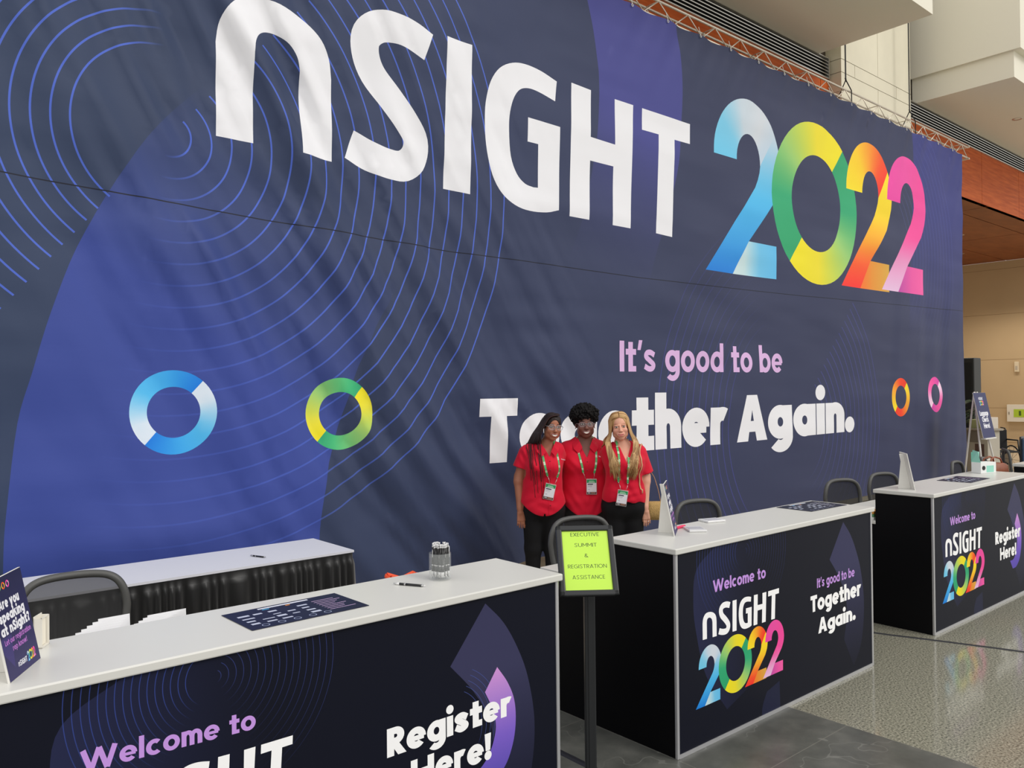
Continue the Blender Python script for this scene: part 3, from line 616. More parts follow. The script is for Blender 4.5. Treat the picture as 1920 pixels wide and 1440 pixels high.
# ---- agenda sheets lying on the counters
def sheet(c, w_, h_, ang, label, tint):
    sh = []; rng = random.Random(int(w_ * 1000 + c[0] * 10))
    sh.append(([R(w_ * .28, h_ * .90, w_ * .72, h_ * .955)], const((225, 228, 240))))
    for i in range(5):
        for j in range(4):
            if rng.random() < .85: sh.append(([R(w_ * (.06 + .125 * i), h_ * (.22 + .15 * j), w_ * (.06 + .125 * i + rng.uniform(.06, .1)), h_ * (.22 + .15 * j + rng.uniform(.03, .075)))], const((190, 196, 216))))
    for j in range(8): sh.append(([R(w_ * .71, h_ * (.2 + .08 * j), w_ * (.71 + rng.uniform(.1, .24)), h_ * (.218 + .08 * j))], const(tint)))
    for i in range(5): sh.append(([ringset(w_ * (.14 + .13 * i), h_ * .12, .014, .014, .003)], const((150, 160, 190))))
    sh.append(([R(w_ * .3, h_ * .84, w_ * .36, h_ * .87)], const((80, 180, 235)))); sh.append(([R(w_ * .5, h_ * .84, w_ * .54, h_ * .87)], const((245, 150, 50))))
    t = empty('agenda_sheet', c, ang, label, 'paper sheet', 'printed agenda sheets on the counters')
    print_mesh('print', (0, 0, w_, h_), sh, .06, lambda P: np.stack([P[:, 0], P[:, 1], np.full(len(P), .0022)], 1), (26, 30, 56), INKC, t)
    b = MB(); b.box((0, 0, .0004), (w_, h_, .002)); b.build('board', mat('laminated_card', (40, 42, 60), rough=.25), t)
sheet((1.09, 2.634, 1.0505), .455, .255, .03, 'dark printed agenda sheet on the nearest counter left of the pens', (200, 170, 210))
sheet((4.825, 2.715, 1.0505), .445, .255, -.02, 'dark agenda sheet at the right end of the Together Again counter', (190, 190, 210))
sheet((7.18, 2.625, 1.0505), .47, .265, .04, 'dark agenda sheet in front of the mint mask box', (190, 160, 200))

# ---- table-top tent signs
FOAM = mat('white_foam_board', (232, 230, 224), rough=.55)
def tent(c, ang, label, shapes, lean=.2):
    t = empty('easel_card_sign', (c[0], c[1], 1.0505), ang, label, 'table sign', 'easel card signs on the counters')
    W_, H_ = .216, .285; M = Matrix.Rotation(-lean, 4, 'X')
    b = MB(); b.box((0, 0, .0), (W_, .006, H_), M=M); b.build('board', FOAM, t)
    fm = lambda P: np.array([tuple(M @ Vector((p[0], -.0008, p[1]))) for p in P])
    print_mesh('printed_face', (.001, .001, W_ - .001, H_ - .001), shapes, .03, fm, lambda C: stops(C[:, 1] / H_, [(0, (56, 52, 98)), (.5, (40, 40, 84)), (1, (32, 36, 72))]), INKC, t)
    top = M @ Vector((0, .006, H_ * .97)); mid = M @ Vector((0, .006, H_ * .76))
    b = MB(); q = [(top.y, top.z), (.008, .0), (.10, .0), (mid.y + .03, mid.z), (top.y + .028, top.z)]
    vs = [(W_ / 2 - .002, y, z) for y, z in q] + [(W_ / 2 + .002, y, z) for y, z in q]
    b.add(vs, [(0, 1, 2, 3, 4), (9, 8, 7, 6, 5)] + [(i, (i + 1) % 5, (i + 1) % 5 + 5, i + 5) for i in range(5)]); fixn(b.build('easel_wing', FOAM, t))
def speaker_face():
    s = []
    for i, x in enumerate((.04, .068, .096, .124)): s += ringshape(x - .012, .258, (.0105, .0105), (.0062, .0062), RINGS[i])
    for k, tx in enumerate(('Are you', 'speaking', 'at nSight?')): s.append((text(tx, (.03, .018, .012)[k], (.165, .185, .205)[k], .196 - .036 * k, .029, .2, .035), const((240, 240, 246))))
    s.append((text('Let our registration', .02, .196, .098, .0155, .13, .06), const((196, 120, 210)))); s.append((text('rep know!', .06, .156, .074, .0155, .13, .06), const((196, 120, 210))))
    s.append((logo(.07, .022, .06 / 5.64, .016 / 1.47), const((240, 240, 246)))); s += year(.133, .018, .058 / 6.24, .03 / 2.36)
    s.insert(0, ([[np.array([(.0, .12), (.07, .12), (.05, .03), (.0, .08)])]], const((70, 60, 130), .6)))
    return s
def blocks_face():
    s = []
    for k, (a, b_) in enumerate(((.03, .18), (.05, .165), (.02, .2))): s.append((text(('Here', 'you', 'speaking')[0] if False else 'at nSight?' if k == 2 else ('Are you', 'speaking')[k], a, b_, .196 - .036 * k, .029, .2, .035), const((240, 240, 246))))
    for i, x in enumerate((.04, .068, .096, .124)): s += ringshape(x - .012, .258, (.0105, .0105), (.0062, .0062), RINGS[i])
    s.append((text('Let our registration', .02, .196, .098, .0155, .13, .06), const((196, 120, 210)))); s.append((text('rep know!', .06, .156, .074, .0155, .13, .06), const((196, 120, 210))))
    s.append((logo(.07, .022, .06 / 5.64, .016 / 1.47), const((240, 240, 246)))); s += year(.133, .018, .058 / 6.24, .03 / 2.36)
    return s
tent((.391, 2.611), 1.051, 'navy card sign asking Are you speaking at nSight, at the left picture edge', speaker_face())
tent((3.50, 2.765), .60, 'card sign turned edge on at the left end of the middle counter', blocks_face())
tent((6.40, 2.735), .66, 'card sign seen from its white back beside the far counter corner', blocks_face())

# ---- small things on the counters
ACR = mat('clear_acrylic', (235, 240, 240), rough=.05, alpha=.12, spec=.6)
b = MB(); b.lathe([(.0, .001), (.046, .001), (.047, .004), (.047, .112), (.0445, .112), (.0445, .006), (.0, .006)], n=40)
cup = b.build('pen_cup', ACR, None, smooth=True); cup.location = (1.99, 2.82, 1.0503); tag(cup, 'clear cylindrical cup packed with black and white pens on the nearest counter', 'pen cup')
BPL = mat('black_plastic', (20, 20, 22), rough=.3); WPL = mat('white_plastic', (225, 225, 225), rough=.3); GPL = mat('chrome_tip', (190, 190, 190), rough=.2, metal=.9)
def pen_mb():
    b = MB(); b.tube([(0, 0, .0), (0, 0, .012)], [.0012, .0045], 10, 2); b.tube([(0, 0, .012), (0, 0, .028)], .0048, 10, 1); b.tube([(0, 0, .028), (0, 0, .05)], .0048, 10, 0); b.tube([(0, 0, .05), (0, 0, .056)], .0052, 10, 2); b.tube([(0, 0, .056), (0, 0, .128)], .0048, 10, 0)
    b.tube([(0, 0, .128), (0, 0, .134)], .0052, 10, 2); b.tube([(0, 0, .134), (0, 0, .145)], .0022, 8, 1); b.box((-.0015, .0048, .085), (.0015, .0068, .132), 1); return b
pen0 = None; rg = random.Random(3)
for i in range(38):
    a = rg.uniform(0, 2 * pi); r0 = .036 * math.sqrt(rg.random()); r1 = .036; a1 = a + rg.uniform(-.6, .6)
    p = Vector((r0 * cos(a), r0 * sin(a), .008)); tp = Vector((r1 * cos(a1) * (.55 + .42 * rg.random()), r1 * sin(a1) * .95, .145 + .02 * rg.random())); dr = (tp - p).normalized(); q = dr.to_track_quat('Z', 'Y')
    if pen0 is None: pen0 = pen_mb().build('pen', [BPL, WPL, GPL], smooth=True); o = pen0
    else: o = pen0.copy(); COL.objects.link(o)
    o.rotation_mode = 'QUATERNION'; o.rotation_quaternion = q; o.location = Vector((1.99, 2.82, 1.0503)) + p
    tag(o, 'black and white clip pen standing in the clear cup', 'pen', 'pens standing in the clear cup')
for loc, rz, lab in (((1.79, 2.87, 1.0556), -1.05, 'single black pen lying on the nearest counter beside the cup'), ((2.17, 5.27, .7636), -1.2, 'grey pen lying on the white cloth of the skirted table')):
    o = pen_mb().build('pen', [BPL, WPL if loc[2] > 1 else GPL, GPL], smooth=True); o.rotation_mode = 'XYZ'; o.rotation_euler = (0, pi / 2, rz); o.location = loc; tag(o, lab, 'pen')
# leaflet holder behind the first card sign
t = empty('leaflet_holder', (.52, 2.90, 1.0505), 1.0, 'small white framed holder half hidden behind the left card sign', 'holder')
b = MB(); b.box((0, 0, 0), (.055, .025, .004)); b.box((0, 0, 0), (.003, .025, .095)); b.box((.052, 0, 0), (.055, .025, .095)); b.box((0, .022, 0), (.055, .025, .10)); b.box((0, 0, .092), (.055, .003, .095)); b.build('tray', mat('white_holder', (228, 224, 214), rough=.4), t)
b = MB(); b.box((.008, .008, .005), (.048, .02, .085)); b.build('cards', mat('cream_cards', (236, 230, 214), rough=.7), t)
# badge envelopes filed on the low work surface
ENV = mat('white_envelope', (238, 238, 240), rough=.7)
for i in range(14):
    lft = i < 8; k = i if lft else i - 8; x = (.600 + .021 * k) if lft else (.812 + .019 * k); hh = (.205 + .0055 * k) if lft else (.212 + .004 * k); wd_ = .19 - .012 * k if lft else .14
    b = MB(); b.box((0, -.001, 0), (wd_, .001, hh)); b.add([(.0, -.0012, hh), (wd_, -.0012, hh), (wd_ / 2, -.0012, hh * .62)], [(0, 1, 2)])
    o = b.build('envelope', ENV); o.rotation_euler = (-.10, 0, .10 - .012 * k); o.location = (x, 3.06 + .013 * k, .801)
    tag(o, 'white badge envelope standing in the left fanned row behind the nearest counter' if lft else 'white badge envelope in the right hand low row behind the nearest counter', 'envelope', 'badge envelopes in the left row' if lft else 'badge envelopes in the right row')
# heap of red and orange lanyards on the work surface
for i in range(6):
    rg = random.Random(40 + i); b = MB(); pts = []; z0 = .808 + .026 * i
    for k in range(22):
        a = k * .8 + i; r = .05 + .07 * rg.random(); pts.append((2.10 + r * 1.3 * cos(a) * (1 - .06 * i), 3.28 + r * .8 * sin(a), z0 + .035 * rg.random()))
    P3 = np.array(pts); P3 = np.stack([np.interp(np.linspace(0, 21, 120), np.arange(22), P3[:, j]) for j in range(3)], 1)
    b.tube(P3, .009, 6, flat=.25); o = b.build('spare_lanyard', mat('orange_webbing' if i % 2 else 'coral_webbing', (232, 84, 40) if i % 2 else (236, 116, 78), rough=.6), smooth=True)
    tag(o, 'orange red lanyard in the loose heap behind the nearest counter', 'lanyard', 'heap of spare lanyards')
# badge wallets, pink marker on the middle counter
def slab(name, c, w_, d_, h_, rz, m, label, cat, extra=None, group=None):
    t = empty(name, c, rz, label, cat, group); b = MB(); b.rbox((-w_ / 2, -d_ / 2, 0), (w_ / 2, d_ / 2, h_), min(.004, h_ * .4)); b.build('body', m, t); 
    if extra: extra(t)
    return t
def face_(w_, d_, z, col, name='face_card'):
    def f(t): b = MB(); b.box((-w_ / 2, -d_ / 2, z), (w_ / 2, d_ / 2, z + .0015)); b.build(name, mat('grey_card_face', col, rough=.4), t)
    return f
slab('badge_wallet', (3.735, 2.81, 1.0505), .10, .135, .012, -.65, WPL, 'white badge wallet beside the pink marker on the middle counter', 'badge wallet', face_(.08, .07, .0121, (190, 190, 196)))
slab('badge_wallet', (4.06, 2.93, 1.0505), .13, .10, .012, -.3, WPL, 'white badge wallet farther back on the middle counter', 'badge wallet', face_(.09, .07, .0121, (150, 150, 158)))
b = MB(); b.tube([(0, 0, 0), (.012, 0, 0), (.085, 0, 0), (.105, 0, 0), (.112, 0, 0)], [.005, .008, .008, .006, .002], 12); o = b.build('pink_marker', mat('pink_plastic', (232, 40, 96), rough=.35), smooth=True); o.location = (3.67, 2.895, 1.059); o.rotation_euler = (0, 0, .15); tag(o, 'hot pink marker pen behind the card sign on the middle counter', 'marker')
# mint box of masks
t = empty('mask_box', (8.0, 2.84, 1.0505), -.35, 'white and mint cardboard dispenser box with raised lid on the far counter', 'box'); MINT = mat('mint_print', (150, 214, 196), rough=.5); WCARD = mat('white_card', (232, 234, 232), rough=.55)
b = MB(); b.rbox((0, 0, 0), (.19, .10, .10), .003); b.build('body', WCARD, t)
b = MB(); b.box((.07, -.001, .01), (.16, .0, .07)); b.build('mint_panel', MINT, t)
b = MB(); b.add([(0, .1, .1), (0, 0, .1), (-.012, .02, .2), (.02, .1, .21)], [(0, 1, 2, 3), (3, 2, 1, 0)]); b.box((.0, .098, .1), (.10, .10, .19)); b.build('raised_lid', MINT, t)
b = MB(); b.lathe([(0, 0), (.02, 0), (.02, .002), (0, .002)], n=20); o = b.build('black_dot', BPL, t); o.rotation_euler = (pi / 2, 0, 0); o.location = (.035, -.0002, .05)
# stack of boxes on the work surface behind the far counter
for i, (c, z, lab) in enumerate([((226, 226, 222), .8006, 'white carton at the bottom of the small stack between two counters'), ((90, 150, 100), .8235, 'green carton in the middle of the small stack between two counters'), ((226, 160, 70), .8465, 'orange carton on top of the small stack between two counters')]):
    b = MB(); b.rbox((6.285, 3.01, z), (6.46 - .02 * i, 3.12 - .01 * i, z + .0225), .003); o = b.build('carton', mat('carton_%s' % ('white', 'green', 'orange')[i], c, rough=.6)); tag(o, lab, 'box', 'small cartons between the counters')

# ================================================================== FRAMED SIGN ON A POST
t = empty('sign_stand', (2.63, 2.56, 0), -.648, 'black post stand holding the yellow green Executive Summit sign', 'sign stand'); BMET = mat('black_metal', (34, 36, 38), rough=.4, spec=.5)
Mt = Matrix.Translation(Vector((-.02, -.04, 1.086))) @ Matrix.Rotation(-.531, 4, 'X'); w_, h_ = .216, .279
b = MB()
for (a, c) in (((-w_ / 2 - .022, -h_ / 2 - .022), (-w_ / 2 + .004, h_ / 2 + .022)), ((w_ / 2 - .004, -h_ / 2 - .022), (w_ / 2 + .022, h_ / 2 + .022)), ((-w_ / 2 - .022, -h_ / 2 - .022), (w_ / 2 + .022, -h_ / 2 + .004)), ((-w_ / 2 - .022, h_ / 2 - .004), (w_ / 2 + .022, h_ / 2 + .022))):
    b.rbox((a[0], -.012, a[1]), (c[0], .012, c[1]), .006, M=Mt)
b.box((-w_ / 2 - .015, .004, -h_ / 2 - .015), (w_ / 2 + .015, .012, h_ / 2 + .015), M=Mt); b.build('frame', BMET, t)
sg = [(text(s_, -x_, x_ + (.004 if i == 4 else 0), .117 - .0492 * i - .006, .0172, .092, .075), const((58, 84, 40))) for i, (s_, x_) in enumerate([('EXECUTIVE', .065), ('SUMMIT', .051), ('&', .0085), ('REGISTRATION', .087), ('ASSISTANCE', .07)])]
print_mesh('paper', (-w_ / 2, -h_ / 2, w_ / 2, h_ / 2), sg, .05, lambda P: np.array([tuple(Mt @ Vector((p[0], -.004, p[1]))) for p in P]), (196, 238, 84), INKC, t)
b = MB(); b.rbox((-.024, .01, .02), (.024, .058, 1.06), .004); b.box((-.009, .006, .02), (.009, .0105, 1.0)); b.build('post', BMET, t)
b = MB(); b.rbox((-.05, .0, 1.03), (.05, .05, 1.09), .004); b.build('bracket', BMET, t)
b = MB(); b.lathe([(.0, 0), (.17, 0), (.17, .008), (.15, .016), (.05, .022), (0, .022)], c=(0, .034, 0), n=40); b.build('base', BMET, t, smooth=True)
# dark cable covers lying on the floor
RUB = mat('dark_rubber', (34, 34, 40), rough=.5)
for pts, wd_, lab in (([(2.86, 3.35), (2.857, 3.0), (2.85, 2.6), (2.84, 2.1), (2.86, 1.4)], .022, 'dark flat cable cover on the slate floor beside the sign post'), ([(5.98, 3.2), (6.004, 2.881), (6.138, 2.514), (6.324, 1.989), (6.55, 1.2)], .012, 'dark cable running across the speckled granite before the far counter')):
    b = MB(); q = spline(pts, 6); s_ = stroke(q, wd_ * 2)[0]; nq = len(q)
    a, c = s_[:nq], s_[nq:][::-1]; vs = []
    for i in range(nq):
        m_ = (a[i] + c[i]) / 2; vs += [(a[i][0], a[i][1], .0005), (*(a[i] * .7 + c[i] * .3), .007), (*(a[i] * .3 + c[i] * .7), .007), (c[i][0], c[i][1], .0005)]
    fs = [(4 * i + k, 4 * i + k + 1, 4 * i + k + 5, 4 * i + k + 4) for i in range(nq - 1) for k in range(3)]; b.add(vs, fs); o = fixn(b.build('floor_cable', RUB)); tag(o, lab, 'cable')

# ================================================================== SKIRTED TABLE
t = empty('skirted_table', (1.55, 5.0, 0), 0, 'long folding table with a black pleated skirt against the banner', 'table'); BCL = mat('black_skirt_cloth', (9, 9, 10), rough=.42, sheen=.3, spec=.4)
b = MB(); b.rbox((-1.22, 0, .725), (1.22, .58, .752), .004); b.build('tabletop', mat('table_board', (120, 115, 105)), t)
for x in (-1.1, 1.1):
    for y in (.08, .5): b = MB(); b.tube([(x, y, 0), (x, y, .725)], .014, 10); b.build('leg', BMET, t, smooth=True)
path = []; per = [(-1.225, .585), (-1.225, -.006), (1.225, -.006), (1.225, .585)]; nrm = [(-1, 0), (0, -1), (1, 0)]
for k in range(3):
    a, c = np.array(per[k]), np.array(per[k + 1]); L_ = np.linalg.norm(c - a); n_ = int(L_ / .006)
    for i in range(n_): path.append((a + (c - a) * i / n_, np.array(nrm[k])))
rows = [(.75, 0), (.70, .0), (.695, .2), (.66, .55), (.5, .9), (.3, 1.0), (.03, 1.05)]; vs = []; ph = 0; rg = random.Random(5); phs = []
for i in range(len(path)): ph += .95 * (1 + .45 * sin(i * .13) + .25 * sin(i * .041 + 2)); phs.append(ph)
for z, am in rows:
    for (p, n_), h_ in zip(path, phs): q = p + n_ * (.012 + am * (.013 + .012 * sin(h_ * .62) + .006 * sin(h_ * .23 + z * 3))); vs.append((q[0], q[1], z))
n_ = len(path); fs = [(r * n_ + i, r * n_ + i + 1, (r + 1) * n_ + i + 1, (r + 1) * n_ + i) for r in range(len(rows) - 1) for i in range(n_ - 1)]
b = MB(); b.add(vs, fs); b.build('pleated_skirt', BCL, t, smooth=True)
b = MB(); b.box((-1.24, -.02, .7525), (1.24, .592, .757)); bb = b; b.add([(-1.24, -.021, .757), (1.24, -.021, .757), (1.24, -.021, .742), (-1.24, -.021, .742)], [(0, 1, 2, 3)]); b.add([(1.241, -.02, .757), (1.241, .592, .757), (1.241, .592, .742), (1.241, -.02, .742)], [(0, 1, 2, 3)])
o = b.build('table_cover', mat('white_table_linen', (214, 215, 223), rough=.7, bump=.1, bscale=300)); o.location = (1.55, 5.0, 0); tag(o, 'white cover lying on the black skirted table', 'table cover')

# ================================================================== CHAIRS
CFR = mat('charcoal_plastic', (80, 80, 78), rough=.5); MESHM = mat('black_chair_mesh', (42, 42, 43), rough=.8, alpha=.78); CSEAT = mat('black_seat_fabric', (30, 30, 32), rough=.9, bump=.3, bscale=400)
def chair_proto():
    t = empty('office_chair'); W2, zt, zb = .232, 1.0, .56
    def bp(u, v):  # back surface u -1..1, v 0..1
        wv = W2 * (.86 + .14 * min(1, v * 1.6)) ; return (u * wv, .22 + .05 * (1 - abs(u) ** 2) * 1 + .05 * (v - .3) + .03 * sin(pi * v), zb + (zt - zb) * v)
    out = [(-.8, 0), (-.93, .03), (-1, .12), (-1, .3), (-1, .5), (-.985, .66), (-.94, .79), (-.83, .9), (-.66, .965), (-.4, .993), (0, 1.0)]
    out = out + [(-u, v) for u, v in out[-2::-1]]; sp = spline(out, 4); loop = [bp(u, v) for u, v in sp] + [bp(u, 0) for u in np.linspace(.7, -.8, 8)]
    b = MB(); b.tube(loop, .0185, 8, flat=1.0); b.build('back_frame', CFR, t, smooth=True)
    inn = [(u * .93, .5 + (v - .5) * .93) for u, v in sp]; vs = []; fs = []
    for u, v in inn: vs.append(bp(u, v))
    b = MB(); cols = 16; vs = []
    for j in range(15):
        v = .03 + .94 * j / 14; lim = np.interp(v, [p[1] for p in sp[:len(sp) // 2 + 1]], [abs(p[0]) for p in sp[:len(sp) // 2 + 1]]) * .97
        for i in range(cols + 1): vs.append(bp(lim * (2 * i / cols - 1), v))
    b.add(vs, [(j * (cols + 1) + i, j * (cols + 1) + i + 1, (j + 1) * (cols + 1) + i + 1, (j + 1) * (cols + 1) + i) for j in range(14) for i in range(cols)]); b.build('back_mesh', MESHM, t, smooth=True)
    b = MB(); b.rbox((-.24, -.25, .43), (.24, .22, .50), .03, seg=4); b.build('seat', CSEAT, t, smooth=True)
    b = MB(); b.tube([(0, .08, .42), (0, .26, .44), (0, .31, .52), (0, .295, .60)], [.03, .028, .026, .03], 10, flat=.5); b.build('back_support', CFR, t, smooth=True)
    b = MB(); b.cyl((0, 0), .028, .08, .43); b.cyl((0, 0), .02, .2, .43); b.build('gas_post', CFR, t, smooth=True)
    for k in range(5):
        a = k * 2 * pi / 5 + .3; b = MB(); b.tube([(.02 * cos(a), .02 * sin(a), .115), (.29 * cos(a), .29 * sin(a), .085)], [.026, .016], 8, flat=.7); lg = b.build('leg', CFR, t, smooth=True)
        b = MB(); x, y = .285 * cos(a), .285 * sin(a); b.tube([(x - .011 * sin(a), y + .011 * cos(a), .03), (x + .011 * sin(a), y - .011 * cos(a), .03)], .0295, 14); b.cyl((x, y), .008, .03, .09, 8); b.build('caster', BPL, lg, smooth=True)
    return t
ch0 = chair_proto()
CH = [(.87, 4.02, .985, -.12, 'nearest office chair, mesh back seen against the black skirted table'), (3.885, 3.69, .963, -.3, 'office chair half hidden by the yellow sign, in front of the women'),
      (5.16, 3.63, .965, -.2, 'office chair behind the middle counter, right of its card sign'), (7.29, 3.56, .965, -.25, 'office chair seen between the middle counter and the far counter'),
      (8.13, 3.55, .965, -.2, 'office chair behind the left end of the far counter'), (10.0, 3.52, .97, .1, 'office chair whose top shows left of the mask box'),
      (10.84, 3.52, .965, .25, 'office chair directly behind the mask box'), (12.65, 3.88, .965, .5, 'office chair beyond the brown bag near the easel')]
for i, (x, y, s, rz, lab) in enumerate(CH):
    o = ch0 if i == 0 else copy_tree(ch0); o.location = (x, y, 0); o.rotation_euler = (0, 0, rz); o.scale = (1, 1, s); tag(o, lab, 'chair', 'mesh office chairs behind the counters')

# ================================================================== FAR END OF THE HALL
b = MB(); b.rbox((18.8, 6.78, 0), (19.2, 7.3, 2.46), .02); b.box((18.79, 6.83, .1), (18.8, 7.25, 2.36), 1); o = b.build('tall_cabinet', [mat('black_cabinet', (34, 36, 34), rough=.5), mat('grille_cloth', (24, 25, 24), rough=.9)]); tag(o, 'tall black cabinet just past the right edge of the banner', 'cabinet')
# palm
t = empty('potted_palm', (17.56, 6.86, 0), 0, 'green potted palm between the banner edge and the easel', 'plant'); LEAF = mat('palm_leaf', (46, 66, 36), rough=.5, vary=.4, vscale=6)
b = MB(); b.lathe([(.0, 0), (.15, 0), (.2, .36), (.21, .38), (.17, .38), (.16, .33), (0, .33)], n=24); b.build('pot', mat('dark_pot', (40, 40, 40), rough=.6), t, smooth=True)
b = MB()
for k in range(5): b.tube([(.03 * cos(k * 1.3), .03 * sin(k * 1.3), .3), (.09 * cos(k * 1.3), .09 * sin(k * 1.3), 1.1)], [.015, .008], 6)
b.build('stem', mat('palm_stem', (80, 84, 50), rough=.7), t, smooth=True)
rg = random.Random(11)
for k in range(24):
    a = k * 2.4; l = rg.uniform(.55, .8); e_ = rg.uniform(.5, 1.25); b = MB(); base = Vector((.07 * cos(a), .07 * sin(a), .8 + .35 * rg.random())); pts = []
    for s_ in np.linspace(0, 1, 9): pts.append(base + Vector((cos(a) * l * s_ * cos(e_ * (1 - .5 * s_)), sin(a) * l * s_ * cos(e_ * (1 - .5 * s_)), l * s_ * sin(e_) * (1 - .45 * s_) * 1.5)))
    b.tube(pts, [.006] * 6 + [.004, .003, .002], 5)
    for i in range(1, 9):
        d_ = (pts[i] - pts[i - 1]).normalized(); sd = d_.cross(Vector((0, 0, 1))).normalized()
        for q in range(2):
            for sg_ in (-1, 1):
                p = pts[i - 1].lerp(pts[i], .5 * q); tip = p + sd * sg_ * .2 * (1 - i / 13) + d_ * .12 - Vector((0, 0, .05)); b.add([p - d_ * .02, p + d_ * .022, tip], [(0, 1, 2)])
    b.build('frond', LEAF, t)
# grey help desk behind the easel
t = empty('help_desk', (17.3, 6.0, 0), -.36, 'pale grey help desk with a poster panel behind the white easel', 'desk'); GD = mat('grey_desk', (176, 170, 156), rough=.6)
b = MB(); b.rbox((-.16, -.12, .0), (.16, .36, .98), .01); b.build('body', GD, t); b = MB(); b.rbox((-.2, -.17, .98), (.2, .42, 1.02), .008); b.build('top', mat('desk_top', (150, 142, 128), rough=.5), t)
b = MB(); b.box((-.166, -.04, .38), (-.16, .16, .72)); b.build('poster', mat('dark_poster', (92, 70, 64), rough=.5), t)
b = MB(); b.box((-.17, .08, .75), (-.16, .34, .97)); b.build('shelf_front', mat('shelf_grey', (120, 114, 104)), t)
for (y, z, c, s_, lab) in ((.24, 1.0205, (176, 180, 130), .17, 'pale green carton on the left of the grey help desk'), (-.03, 1.0205, (206, 196, 182), .22, 'cream carton standing on the right of the grey help desk')):
    b = MB(); b.rbox((-.11, -.1, 0), (.11, .1, s_), .006); o = b.build('carton', mat('carton_' + ('lime' if y > 0 else 'cream'), c, rough=.6)); o.location = (17.3 + y * sin(.36), 6.0 + y * cos(.36), z); o.rotation_euler = (0, 0, -.36); tag(o, lab, 'box')
# white easel with the luggage sign
t = empty('easel', (14.72, 5.16, 0), .03, 'white metal tripod easel at the far right carrying a navy sign', 'easel'); WMET = mat('white_metal', (228, 226, 220), rough=.4)
for a, c in (((-.06, .13, 1.75), (-.42, -.13, 0)), ((.06, .13, 1.75), (.42, -.13, 0)), ((0, .15, 1.75), (0, .36, 0))): b = MB(); b.tube([a, c], .016, 8); b.build('leg', WMET, t, smooth=True)
b = MB(); b.tube([(-.3, -.04, .62), (.3, -.04, .62)], .011, 8); b.build('cross_bar', WMET, t, smooth=True); b = MB(); b.rbox((-.26, -.10, .97), (.26, -.03, .99), .004); b.build('ledge', WMET, t)
ts = empty('luggage_sign', (14.72, 5.16, 0), .03, 'navy board reading Luggage Check on the white easel', 'sign'); Mk = Matrix.Translation((0, -.075, .992)) @ Matrix.Rotation(-.2, 4, 'X')
b = MB(); b.box((-.29, 0, 0), (.29, .008, .76), M=Mk); b.build('board', FOAM, ts)
s = [(logo(-.1, .635, .2 / 5.64, .05 / 1.47), const((240, 240, 246)))] + year(-.1, .545, .2 / 6.24, .08 / 2.36)
for k, (tx, a) in enumerate((('Luggage', .2), ('Check', .15), ('Here!', .14))): s.append((text(tx, -a, a, .37 - .105 * k, .085, .2, .035), const((240, 240, 246))))
print_mesh('printed_face', (-.289, .001, .289, .759), s, .06, lambda P: np.array([tuple(Mk @ Vector((p[0], -.001, p[1]))) for p in P]), (40, 44, 92), INKC, ts)
# defibrillator cabinet and strobe on the end wall
t = empty('defibrillator_cabinet', (27.6, 8.64, 1.0), 0, 'white wall cabinet with a green window on the beige wall', 'wall cabinet')
b = MB(); b.rbox((-.14, -.36, -.24), (0, .36, .28), .01); b.build('case', mat('white_steel', (228, 222, 208), rough=.4), t); b = MB(); b.box((-.146, -.17, -.1), (-.141, .17, .14)); b.build('window', mat('lime_panel', (176, 205, 62), rough=.25), t)
b = MB(); b.tube([(-.149, .0, -.05), (-.149, .0, .09)], .03, 6, flat=.1); b.build('heart_mark', mat('dark_green_mark', (70, 96, 30)), t); b = MB(); b.box((-.155, .28, -.02), (-.14, .31, .06)); b.build('latch', STEEL, t)
b = MB(); b.rbox((27.52, 8.68, 2.27), (27.6, 8.80, 2.58), .01); b.box((27.515, 8.71, 2.33), (27.52, 8.77, 2.45), 1); o = b.build('alarm_strobe', [mat('ivory_plastic', (222, 208, 180), rough=.5), mat('strobe_lens', (190, 180, 165), rough=.2)]); tag(o, 'small ivory alarm strobe high on the beige wall', 'alarm')
# folded wheelchair
t = empty('wheelchair', (18.75, 6.25, 0), -.7, 'black wheelchair parked by the beige wall', 'wheelchair')
for sx in (-.27, .27):
    b = MB(); b.tube([(sx, .1 + .29 * cos(a), .30 + .29 * sin(a)) for a in np.linspace(0, 2 * pi, 33)], .016, 8); 
    for k in range(10): a = k * pi / 5; b.tube([(sx, .1, .3), (sx, .1 + .28 * cos(a), .3 + .28 * sin(a))], .003, 4)
    b.build('wheel', BPL, t, smooth=True)
    b = MB(); b.tube([(sx * .85, -.36, .09 + .08 * cos(a) * 0 + .08 * sin(a)) if 0 else (sx * .85, -.36 + .075 * cos(a), .075 + .075 * sin(a)) for a in np.linspace(0, 2 * pi, 17)], .012, 6); b.build('front_caster', BPL, t, smooth=True)
    b = MB(); b.tube([(sx * .8, .38, .96), (sx * .8, .24, .95), (sx * .8, .2, .9), (sx * .8, .18, .5), (sx * .8, -.3, .48), (sx * .8, -.42, .15)], .014, 8); b.tube([(sx * .8, .18, .72), (sx * .8, -.2, .72), (sx * .8, -.24, .48)], .016, 8); b.build('side_frame', BMET, t, smooth=True)
b = MB(); b.rbox((-.22, -.28, .47), (.22, .18, .50), .01); b.build('seat', CSEAT, t); b = MB(); b.rbox((-.22, .17, .52), (.22, .20, .92), .01); b.build('backrest', CSEAT, t)
b = MB(); b.tube([(-.2, .1, .2), (.2, .1, .47)], .01, 6); b.tube([(.2, .1, .2), (-.2, .1, .47)], .01, 6); b.build('cross_brace', BMET, t, smooth=True)
